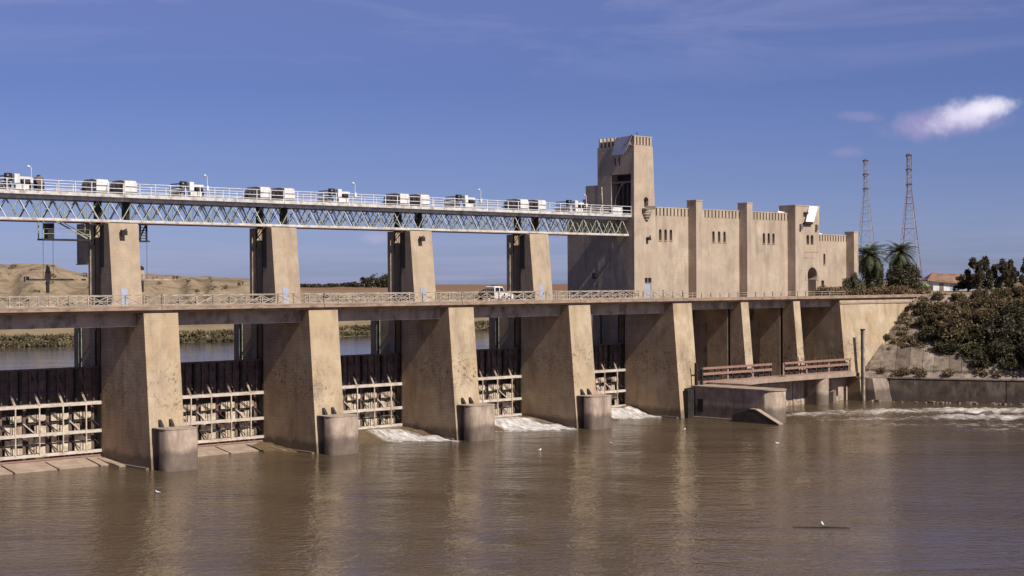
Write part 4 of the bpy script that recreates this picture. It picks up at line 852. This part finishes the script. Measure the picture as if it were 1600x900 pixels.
MB().hexa([(122.6,-4.2,-2),(125.1,-6.3,-2),(126.4,-1.2,-2),(122.6,-.1,-2),(122.9,-3.0,3.5),(124.9,-5.1,3.5),(126.2,-1.2,3.6),(122.9,-.1,3.6)]).build('block',NOSE,t)
b=MB()
for q in range(60):
    t_=rnd.uniform(-4,45); p=P2(t_,-.5-rnd.random()*.8,0); s=rnd.uniform(.15,.4); x,y,_=p
    pts=[(x+dx*s*rnd.uniform(.6,1.2),y+dy*s*rnd.uniform(.6,1.2),dz*s*rnd.uniform(.5,.9)-.05) for dz in (-.4,1) for dx,dy in ((-1,-1),(1,-1),(1,1),(-1,1))]; b.hexa(pts)
tag(b.build('rubble',LINING),'loose rubble at the waterline along the dark river wall','rubble',kind='stuff')
# ------------------------------------------------------------ vegetation
def leafcloud(centers,n,size,seed,aspect=1.6,droop=.2):
    r=np.random.RandomState(seed); C_=np.array([c[:3] for c in centers]); Rr=np.array([c[3:] for c in centers]); w=(Rr.prod(1))**.667; k=r.choice(len(C_),n,p=w/w.sum())
    d=r.normal(size=(n,3)); d/=np.linalg.norm(d,axis=1)[:,None]; rad=(.45+.62*r.rand(n)**.6)[:,None]
    p=C_[k]+d*Rr[k]*rad*(1+.16*np.sin(d[:,:1]*7+k[:,None])*1)
    a=d+r.normal(size=(n,3))*.7; a[:,2]-=droop; a/=np.linalg.norm(a,axis=1)[:,None]; s_=r.normal(size=(n,3)); b_=np.cross(a,s_); b_/=np.linalg.norm(b_,axis=1)[:,None]
    sz=size*(.6+.8*r.rand(n))[:,None]; A=a*sz*aspect*.5; Bv=b_*sz*.5
    v=np.stack([p-A,p+Bv*.8,p+A,p-Bv*.8],1).reshape(-1,3); return v
def leafmesh(name,v,m):
    n=len(v)//4; me=bpy.data.meshes.new(name); me.vertices.add(len(v)); me.vertices.foreach_set('co',v.ravel().astype('f')); me.loops.add(n*4); me.loops.foreach_set('vertex_index',np.arange(n*4)); me.polygons.add(n); me.polygons.foreach_set('loop_start',np.arange(n)*4); me.update(calc_edges=True); me.validate(); me.materials.append(m); return me
def shrub_meshes(seed,m,w,h,n,size,stems=7):
    r=random.Random(seed); cs=[]
    for q in range(9):
        a=r.uniform(0,6.28); d=r.uniform(0,.62)*w; z=h*r.uniform(.28,.82)*(1-.25*d/w); cs.append((d*math.cos(a),d*math.sin(a),z,w*r.uniform(.25,.5),w*r.uniform(.25,.5),h*r.uniform(.15,.32)))
    cs.append((0,0,h*.35,w*.8,w*.8,h*.32))
    for q in range(16):
        a=r.uniform(0,6.28); d=r.uniform(.1,1.0)*w; cs.append((d*math.cos(a),d*math.sin(a),h*r.uniform(.75,1.05)*(1-.3*d/w),w*.09,w*.09,h*.14))
    me=leafmesh('foliage',leafcloud(cs,n,size,seed),m); b=MB()
    for q in range(stems): 
        a=r.uniform(0,6.28); b.tube([(.1*math.cos(a),.1*math.sin(a),-.3),(w*.25*math.cos(a),w*.25*math.sin(a),h*.4),(w*.5*math.cos(a),w*.5*math.sin(a),h*.8)],[.07,.05,.02],5)
    return me,b.mesh('stem',BARK)
SH=[shrub_meshes(1,L_SCRUB,2.7,4.2,6500,.24),shrub_meshes(2,L_SCRUB,2.4,3.6,6000,.22),shrub_meshes(3,L_DARK,2.6,3.8,6000,.24),shrub_meshes(4,L_GREEN,2.2,3.0,4800,.22)]
def shrub(k,loc,s,rz,lab,name='shrub',group='shrubs on the right bank'):
    t=thing(name,lab,'shrub',loc,rz,group); t.scale=(s*1.18,s*1.18,s*rnd.uniform(.85,1.05)); link('foliage',SH[k][0],t); link('stem',SH[k][1],t); return t
def bz(o_): return 3.62+min(o_,17.2)*.735-.3
plist=[]  # (t,o,kind,scale)
spots=[(2.2,15.6,1,.36),(4.8,16.0,0,.38),(8,16.0,1,.42),(11.2,16.2,0,.50),(14.6,16.2,0,.62),(18.5,16.0,1,.85),(23,16.0,0,1.0),
 (2.6,13.0,0,.60),(5.8,13.0,1,.68),(9.2,13.0,0,.76),(12.8,13.0,0,.82),(16.8,13.0,1,.95),(21.5,13.0,0,1.1),
 (3.6,10.2,2,.6),(5.6,10.4,1,.8),(8.2,10.3,0,.92),(12.4,10.2,1,1.0),(17,10.2,2,1.1),(22,10,2,1.1),
 (4.6,7.6,2,.72),(8.0,7.4,0,.95),(11.8,7.2,3,1.0),(15.6,7.0,2,1.1),(20,6.8,2,1.1),
 (7.6,5.2,2,.66),(11.4,4.6,3,.9),(15.2,4.0,2,1.0),(19.5,3.8,2,1.1),(13.0,2.4,2,.7),(17.2,2.0,3,.85),(21.5,2.0,2,.95)]
rows={16.3:'along the top of the bank',13.2:'in upper row on slope',10.2:'in the middle of the slope',7.2:'low on the slope',4.3:'below the middle of the slope',2.1:'just above the river wall'}
cnt={}
for q,(t_,o_,k,s) in enumerate(spots):
    row=min(rows,key=lambda r_:abs(r_-o_)); c=cnt.get(row,0)+1; cnt[row]=c; col_=['olive brown','brown','dark','greener'][k]
    tone=['leftmost','second from left','third from left','fourth from left','fifth from left','sixth from left','seventh from left'][c-1]
    shrub(k,P2(t_,o_,bz(o_)),s,rnd.uniform(0,6.28),f'{col_} leafy shrub {rows[row]}, {tone}')
cs=[]
for q in range(110):
    t_=rnd.uniform(-2,40); o_=rnd.uniform(5,7.5) if q%3 else rnd.uniform(.3,1.2); 
    if o_<5 and t_<2 and q%2: continue
    p=P2(t_,o_,bz(o_)+.75); r_=rnd.uniform(.25,.9); cs.append((p[0],p[1],p[2],r_,r_,r_*.6))
for q in range(40): p=P2(rnd.uniform(-2.5,1.5),rnd.uniform(6,15),0); o_=(Vector(p[:2])-WL).dot(WN); cs.append((p[0],p[1],bz(o_)+.75,.6,.6,.4))
o=link('bank_ground_cover',leafmesh('bank_ground_cover',leafcloud(cs,13000,.22,80,1.7),L_SCRUB)); tag(o,'creeping scrub and debris on the lower slope of the right bank','ground cover',kind='stuff')
for q,(t_,o_,s,w_) in enumerate(((-2.5,7.6,.32,'beside the foot of the pale abutment'),(1.0,6.0,.25,'on the bare lining below the abutment'))):
    shrub(2,P2(t_,o_,bz(o_)),s,q,f'small dark tuft of scrub {w_}',group='small tufts on the bare lining')
# low dry scrub on the deck end and round the building's foot: uncountable
cs=[(x,rnd.uniform(5,6.2) if x<133 else rnd.uniform(1.5,8),16.55+rnd.random()*.4,.8,.8,.45+.35*rnd.random()) for x in np.arange(121.5,147,.4)]
o=link('dry_scrub',leafmesh('dry_scrub',leafcloud(cs,11000,.20,77,2.2),L_DRY)); tag(o,'strip of low dry scrub at the right end of the road deck','scrub',kind='stuff')
def shore_y(x): return 94+6*(abs(x-68)/45)**1.3
cs=[(x,shore_y(x)+o_+rnd.uniform(-1,1),8.7+h_+rnd.random()*.3,1.1,1.4,.25+.25*rnd.random()) for x in np.arange(15,160,.9) for o_,h_ in ((.8,.05),(3.5,1.0))]
o=link('bank_scrub',leafmesh('bank_scrub',leafcloud(cs,26000,.34,78,2.2,-.6),L_REED)); tag(o,'belt of low reeds and scrub along the far shore of the reservoir','scrub',kind='stuff')
cs=[]
for q in range(170):
    a=R(rnd.uniform(23,40)); d_=rnd.uniform(262,420); x=CX+d_*math.sin(a); y=CY+d_*math.cos(a)
    if y<shore_y(x)+10: continue
    r_=rnd.uniform(.3,.95); cs.append((x,y,float(hgt(np.array([x]),np.array([y]))[0])+r_*.35,r_,r_,r_*.6))
o=link('hill_scrub',leafmesh('hill_scrub',leafcloud(cs,4200,.36,79,1.6),L_REED)); tag(o,'scattered dry bushes dotted over the tan slopes beyond the reservoir','scrub',kind='stuff')
t=thing('bush','round dark green bush at the right corner of the castle-like building','shrub',(130.0,5.2,15.9),0); t.scale=(1.3,.45,.98); me,st=shrub_meshes(9,L_DARK,2.3,3.9,5200,.24); link('foliage',me,t); link('stem',st,t)
def palm(loc,h,seed,lab,fl=4.2,n=70):
    r=random.Random(seed); t=thing('palm_tree',lab,'palm tree',loc,0,'palms behind the right end of the dam'); b=MB(); b.tube([(0,0,-.5),(.1,0,h*.5),(0,.1,h)],[.38,.30,.34],9); b.build('trunk',BARK,t)
    b=MB(); 
    for q in range(n):
        az=q*2.39996+r.uniform(-.2,.2); el=math.radians(78-128*(q/n)+r.uniform(-8,8)); L=fl*r.uniform(.8,1.1); pts=[]; p=Vector((0,.1,h)); e=el
        for s in range(9): pts.append(p.copy()); p=p+Vector((math.cos(az)*math.cos(e),math.sin(az)*math.cos(e),math.sin(e)))*L/8; e-=R(9+8*(s/8))
        side=Vector((-math.sin(az),math.cos(az),0))
        for s in range(8):
            a,c=pts[s],pts[s+1]; b.quad(a-side*.02,a+side*.02,c+side*.02,c-side*.02)
            for u in (0,.33,.66):
                m_=a.lerp(c,u); w=L*.19*math.sin(math.pi*min(1,(s+u+.6)/8.3))**.6
                for sg in (-1,1):
                    tip=m_+side*sg*w+(c-a).normalized()*w*.5+Vector((0,0,-.35*w)); d=(c-a)*.30; b.quad(m_-d*.5,m_+d*.5,tip)
    me=bpy.data.meshes.new('fronds'); me.from_pydata(b.v,[],b.f); me.materials.append(L_PALM); link('fronds',me,t); return t
palm((147.9,14.2,16.3),6.3,1,'green palm with drooping fronds beside the end pilaster',4.3,80)
palm((155.6,13.0,16.3),6.9,2,'darker palm with spiky fan crown in front of the right lattice mast',3.9,76)
cs=[(0,0,2.4,3.3,2.4,2.2),(2.0,0,3.6,1.7,1.5,1.6),(-2.2,.3,3.2,1.8,1.5,1.6),(.3,0,1.0,4.0,2.6,1.3),(0,0,4.6,1.5,1.5,1.0)]
t=thing('bush','dense dark thicket beneath the right palm','shrub',(155.3,12.0,16.2)); link('foliage',leafmesh('foliage',leafcloud(cs,10000,.27,41),L_DARK),t)
cs=[(0,0,2.4,1.9,1.6,2.2),(.6,0,4.4,1.5,1.2,1.6),(-.6,0,5.2,1.1,1.1,1.3)]
t=thing('bush','pale green undergrowth beneath the left palm','shrub',(148.6,13.8,16.2)); link('foliage',leafmesh('foliage',leafcloud(cs,3600,.26,42),L_GREEN),t)
def tree(name,loc,h,w,seed,lab,m,n=7500,size=.24,group='trees on the right skyline'):
    r=random.Random(seed); t=thing(name,lab,'tree',loc,0,group); b=MB(); b.tube([(0,0,-.5),(.1,0,h*.3),(0,.1,h*.55)],[.28,.22,.14],7); cs=[]
    for q in range(34):
        a=q*2.4+r.uniform(-.3,.3); d=w*r.uniform(.15,.8); z=h*r.uniform(.22,.97)*(1-.2*d/w); p=(d*math.cos(a),d*math.sin(a),z); b.tube([(0,0,h*.28),(p[0]*.5,p[1]*.5,z*.72),p],[.12,.07,.03],5)
        cs.append(p+(w*r.uniform(.10,.20),w*r.uniform(.10,.20),h*r.uniform(.05,.14)))
    b.build('trunk',BARK,t); link('crown',leafmesh('crown',leafcloud(cs,n,size,seed),m),t); return t
tree('tree',(167.2,4.4,16.2),6.4,2.9,51,'slim ragged tree, leftmost of the skyline trees right of the tiled house',L_DARK)
tree('tree',(171.6,1.4,16.2),6.2,3.6,52,'broad ragged tree, second from left on the skyline right of the tiled house',L_DARK)
tree('tree',(176.0,-1.8,16.2),7.4,3.4,53,'taller ragged tree, third from left on the skyline near the right edge',L_DARK)
tree('tree',(180,-5.2,16.2),7.4,3.8,54,'ragged tree at the right edge of the photograph',L_DARK)
tree('tree',(170,8.2,16.3),3.4,3.4,55,'low leafy tree just right of the tiled roof',L_DARK,3000)
# far tree line
fr=random.Random(5)
for q,(px,h,w) in enumerate([(573,10,7),(592,15,13),(601,12,9),(547,6,9),(532,5,10),(517,5.0,9),(500,4.6,9),(484,4.4,10),(473,4.0,7),(560,4.5,7)]):
    D=1350; d=fw+r2*((px-800)/FPX); a=math.atan2(d.x,d.y); x=CX+D*math.sin(a); y=CY+D*math.cos(a)
    cs=[(fr.uniform(-w*.5,w*.5),fr.uniform(-3,3),h*fr.uniform(.35,.75),w*.35,w*.3,h*.25) for _ in range(7)]+[(0,0,h*.3,w*.8,w*.4,h*.3)]
    t=thing('distant_tree',['small round tree beside the two big far trees','largest dark round tree on the far horizon','far round tree merging with the largest one','low bush in the distant hedge line, nearest the round trees','low bush in the distant hedge line, next one left','low bush in the middle of the distant hedge line','low bush left of the middle of the distant hedge','low bush far left in the distant hedge line','last low bush of the hedge beside the second pier','tiny bush just left of the small round far tree'][q],'tree',(x,y,float(hgt(np.array([x]),np.array([y]))[0])-.3),-a,'trees on the far horizon')
    link('crown',leafmesh('crown',leafcloud(cs,900,1.3,60+q),L_DARK),t); MB().tube([(0,0,-1),(0,0,h*.4)],.4,5).build('trunk',BARK,t)
# ------------------------------------------------------------ masts, house
def mast(loc,h,lab,red):
    t=thing('lattice_mast',lab,'mast',loc,R(20),'lattice radio masts'); wb,wt=4.8,.85
    def hw(z): return max(wt,wb+(wt-wb)*z/(h*.74))/2
    cr=[(-1,-1),(1,-1),(1,1),(-1,1)]
    for q,(a,c) in enumerate(cr):
        b=MB(); zs=[0,h*.74,h]
        for z0,z1 in zip(zs,zs[1:]): b.bar((a*hw(z0),c*hw(z0),z0),(a*hw(z1),c*hw(z1),z1),.11)
        b.build('leg',RED if (red and q in (1,2)) else MASTW,t)
    z=0.; 
    while z<h-.5:
        dz=max(1.3,hw(z)*2*.85); z1=min(h,z+dz); b=MB()
        for q in range(4):
            a,c=cr[q],cr[(q+1)%4]; b.bar((a[0]*hw(z),a[1]*hw(z),z),(c[0]*hw(z1),c[1]*hw(z1),z1),.06); b.bar((a[0]*hw(z1),a[1]*hw(z1),z1),(c[0]*hw(z1),c[1]*hw(z1),z1),.06)
        b.build('lattice_panel',RED if red and z%8<4 else MASTW,t); z=z1
    for f_ in (.995,.89,.78): MB().box(-.62,.62,-.62,.62,h*f_-.07,h*f_+.07).build('platform',GREYM,t); MB().bar((-.95,0,h*f_+.2),(.95,0,h*f_+.2),.13).build('cross_arm',GREYM,t)
mast((198,48.6,16.5),27.8,'pale lattice radio mast rising behind the left palm',False); mast((194.4,35.8,16.5),27.9,'taller reddish lattice radio mast rising behind the right palm',True)
t=thing('tiled_house','low white house with a long brown tiled roof beyond the bank','house',(177.6,20.0,16.3),R(-42))
MB().box(0,3.2,0,4,0,2.2).build('white_wall',WHITE,t); MB().box(3.21,12,.0,4,0,1.6).build('side_wall',DOORB,t)
b=MB(); b.hexa([(-1.2,-.6,2.2),(13.5,-.6,.9),(13.5,5,1.0),(-1.2,5,2.2),(-1.2,-.5,2.42),(13.5,-.5,1.1),(13.0,5,1.25),(1.5,5,3.9)]); b.hexa([(-1.2,-.5,2.43),(7,-.5,1.75),(7,5,2.0),(-.6,5,2.5),(.2,1.6,3.6),(6.2,1.6,3.45),(6.0,2.4,3.5),(.4,2.4,3.65)]); b.build('roof',TILE,t)
MB().box(1.2,2.0,-.05,-.005,0,1.7).build('door',GREYM,t); MB().box(5,6,-.05,-.005,.6,1.2).build('window',GLASS,t)
t=thing('green_hut','small bright green shed in front of the white house wall','shed',(172.2,19.6,16.5),R(-42)); MB().box(0,2.0,0,1.5,0,1.0).build('wall',GREEN,t); MB().prism([(-.1,1.0),(2.1,1.0),(1.6,1.4),(.2,1.5)],'Y',-.1,1.6).build('roof',GREEN,t)
t=thing('green_hut','low green corrugated shed right of the tiled roof','shed',(178.6,9.2,16.2),R(-42)); MB().box(0,3.2,0,1.5,0,.8).build('wall',GREYM,t); MB().box(-.1,3.3,-.1,1.7,.8,1.0).build('roof',GREEN,t)
t=thing('parked_car','pale car parked behind the shrubs near the right edge','car',(176.5,3.6,16.3),R(-40)); MB().prism([(-2,.35),(2,.35),(2,.85),(1.2,.95),(.7,1.4),(-1.0,1.4),(-1.6,.95),(-2,.9)],'Y',-.8,.8).build('body',WHITE,t,bevel=.06)
for x in (-1.2,1.2):
    for y in (-.8,.62): MB().tube([(x,y,.33),(x,y+.18,.33)],.33,12).build('wheel',BLACK,t)
MB().prism([(.62,1.33),(-.92,1.33),(-1.4,.98),(1.05,.98)],'Y',-.81,-.80).build('window',GLASS,t)
# ------------------------------------------------------------ white truck on the deck
t=thing('pickup_truck','white pickup truck with dark loaded bed driving along the road deck','truck',(50.2,3.0,16.045))
MB().prism([(-.05,.42),(2.25,.42),(2.3,.75),(2.22,1.02),(1.05,1.12),(.72,1.14)],'Y',-.84,.84).build('bonnet',WHITE,t,bevel=.05)
MB().prism([(-.95,.42),(.9,.42),(.9,1.14),(.45,1.92),(-.85,1.98),(-.95,1.9)],'Y',-.84,.84).build('cab',WHITE,t,bevel=.06)
MB().prism([(-.02,1.2),(.74,1.2),(.40,1.78),(-.02,1.80)],'Y',-.856,-.845).build('side_window',GLASS,t); MB().prism([(-.78,1.2),(-.14,1.2),(-.14,1.80),(-.78,1.8)],'Y',-.856,-.845).build('side_window',GLASS,t)
MB().hexa([(.90,-.7,1.2),(.90,.7,1.2),(.94,.7,1.2),(.94,-.7,1.2),(.50,-.7,1.84),(.50,.7,1.84),(.55,.7,1.84),(.55,-.7,1.84)]).build('windscreen',GLASS,t)
MB().box(-2.75,-.98,-.86,.86,.55,.72).build('bed',GREYM,t)
for q in range(6): MB().box(-2.75+q*.33,-2.67+q*.33,-.88,-.80,.72,1.65).build('stake',DARKS,t)
for z in (.85,1.2,1.55): MB().box(-2.75,-.98,-.9,-.885,z,z+.1).build('side_board',DARKS,t)
MB().hexa([(-2.6,-.7,.73),(-1.05,-.7,.73),(-1.05,.7,.73),(-2.6,.7,.73),(-2.3,-.5,1.5),(-1.1,-.6,1.75),(-1.1,.6,1.7),(-2.2,.5,1.45)]).build('load',RUSTY,t,bevel=.1)
for x in (1.45,-1.9):
    for y in (-.90,.68):
        w_=MB().tube([(x,y,.36),(x,y+.22,.36)],.36,16).build('wheel',BLACK,t); MB().tube([(x,y-.01 if y<0 else y+.2,.36),(x,y+.01 if y<0 else y+.23,.36)],.19,12).build('rim',WHITE,w_)
MB().box(2.26,2.34,-.75,-.45,.72,.88).build('headlight',PANELW,t); MB().box(2.26,2.34,.45,.75,.72,.88).build('headlight',PANELW,t); MB().box(2.2,2.38,-.84,.84,.40,.55).build('bumper',GREYM,t)
MB().box(-.5,.1,-.3,.3,1.99,2.08).build('roof_rack',DARKS,t)
# ------------------------------------------------------------ floating things
def gull(loc,rz,lab,s=1):
    t=thing('gull',lab,'gull',loc,rz,'white gulls on the river'); t.scale=(s*.8,s*.8,s*.8)
    b=MB(); b.tube([(-.30,0,.10),(-.2,0,.13),(0,0,.14),(.16,0,.15),(.26,0,.20),(.30,0,.29),(.36,0,.31)],[.02,.07,.12,.10,.06,.06,.02],8); b.build('body',PANELW,t,smooth=True)
    MB().prism([(.36,.30),(.44,.29),(.36,.32)],'Y',-.012,.012).build('beak',RUSTY,t); MB().hexa([(-.34,-.09,.14),(.05,-.12,.12),(.05,-.10,.2),(-.3,-.05,.2),(-.34,.09,.14),(.05,.12,.12),(.05,.10,.2),(-.3,.05,.2)]).build('wings',MASTW,t)
for loc,rz,lab,s in (((-8.17,-17.0,0),2.0,'small white gull floating below the leftmost pier nose',1.0),((38.7,-16.7,0),.3,'white gull floating left of the middle of the river',1.1),((49.4,-17.3,0),1.2,'small white gull floating below the fourth pier',.9),((67.8,-12.4,0),0,'white gull floating just off the tower pier',.9),((62.5,-30.8,0),2.5,'white gull floating near the turbulent water on the right',1.0),((17.8,-68.8,.06),.8,'white gull perched on the floating pole in the right foreground',1.25)): gull(loc,rz,lab,s)
t=thing('floating_pole','thin dark pole floating in the right foreground','pole',(17.6,-69.0,.05)); MB().tube([(-1.5,1.6,0),(0,0,.03),(1.2,-1.5,0)],[.07,.09,.05],7).build('shaft',BARK,t)
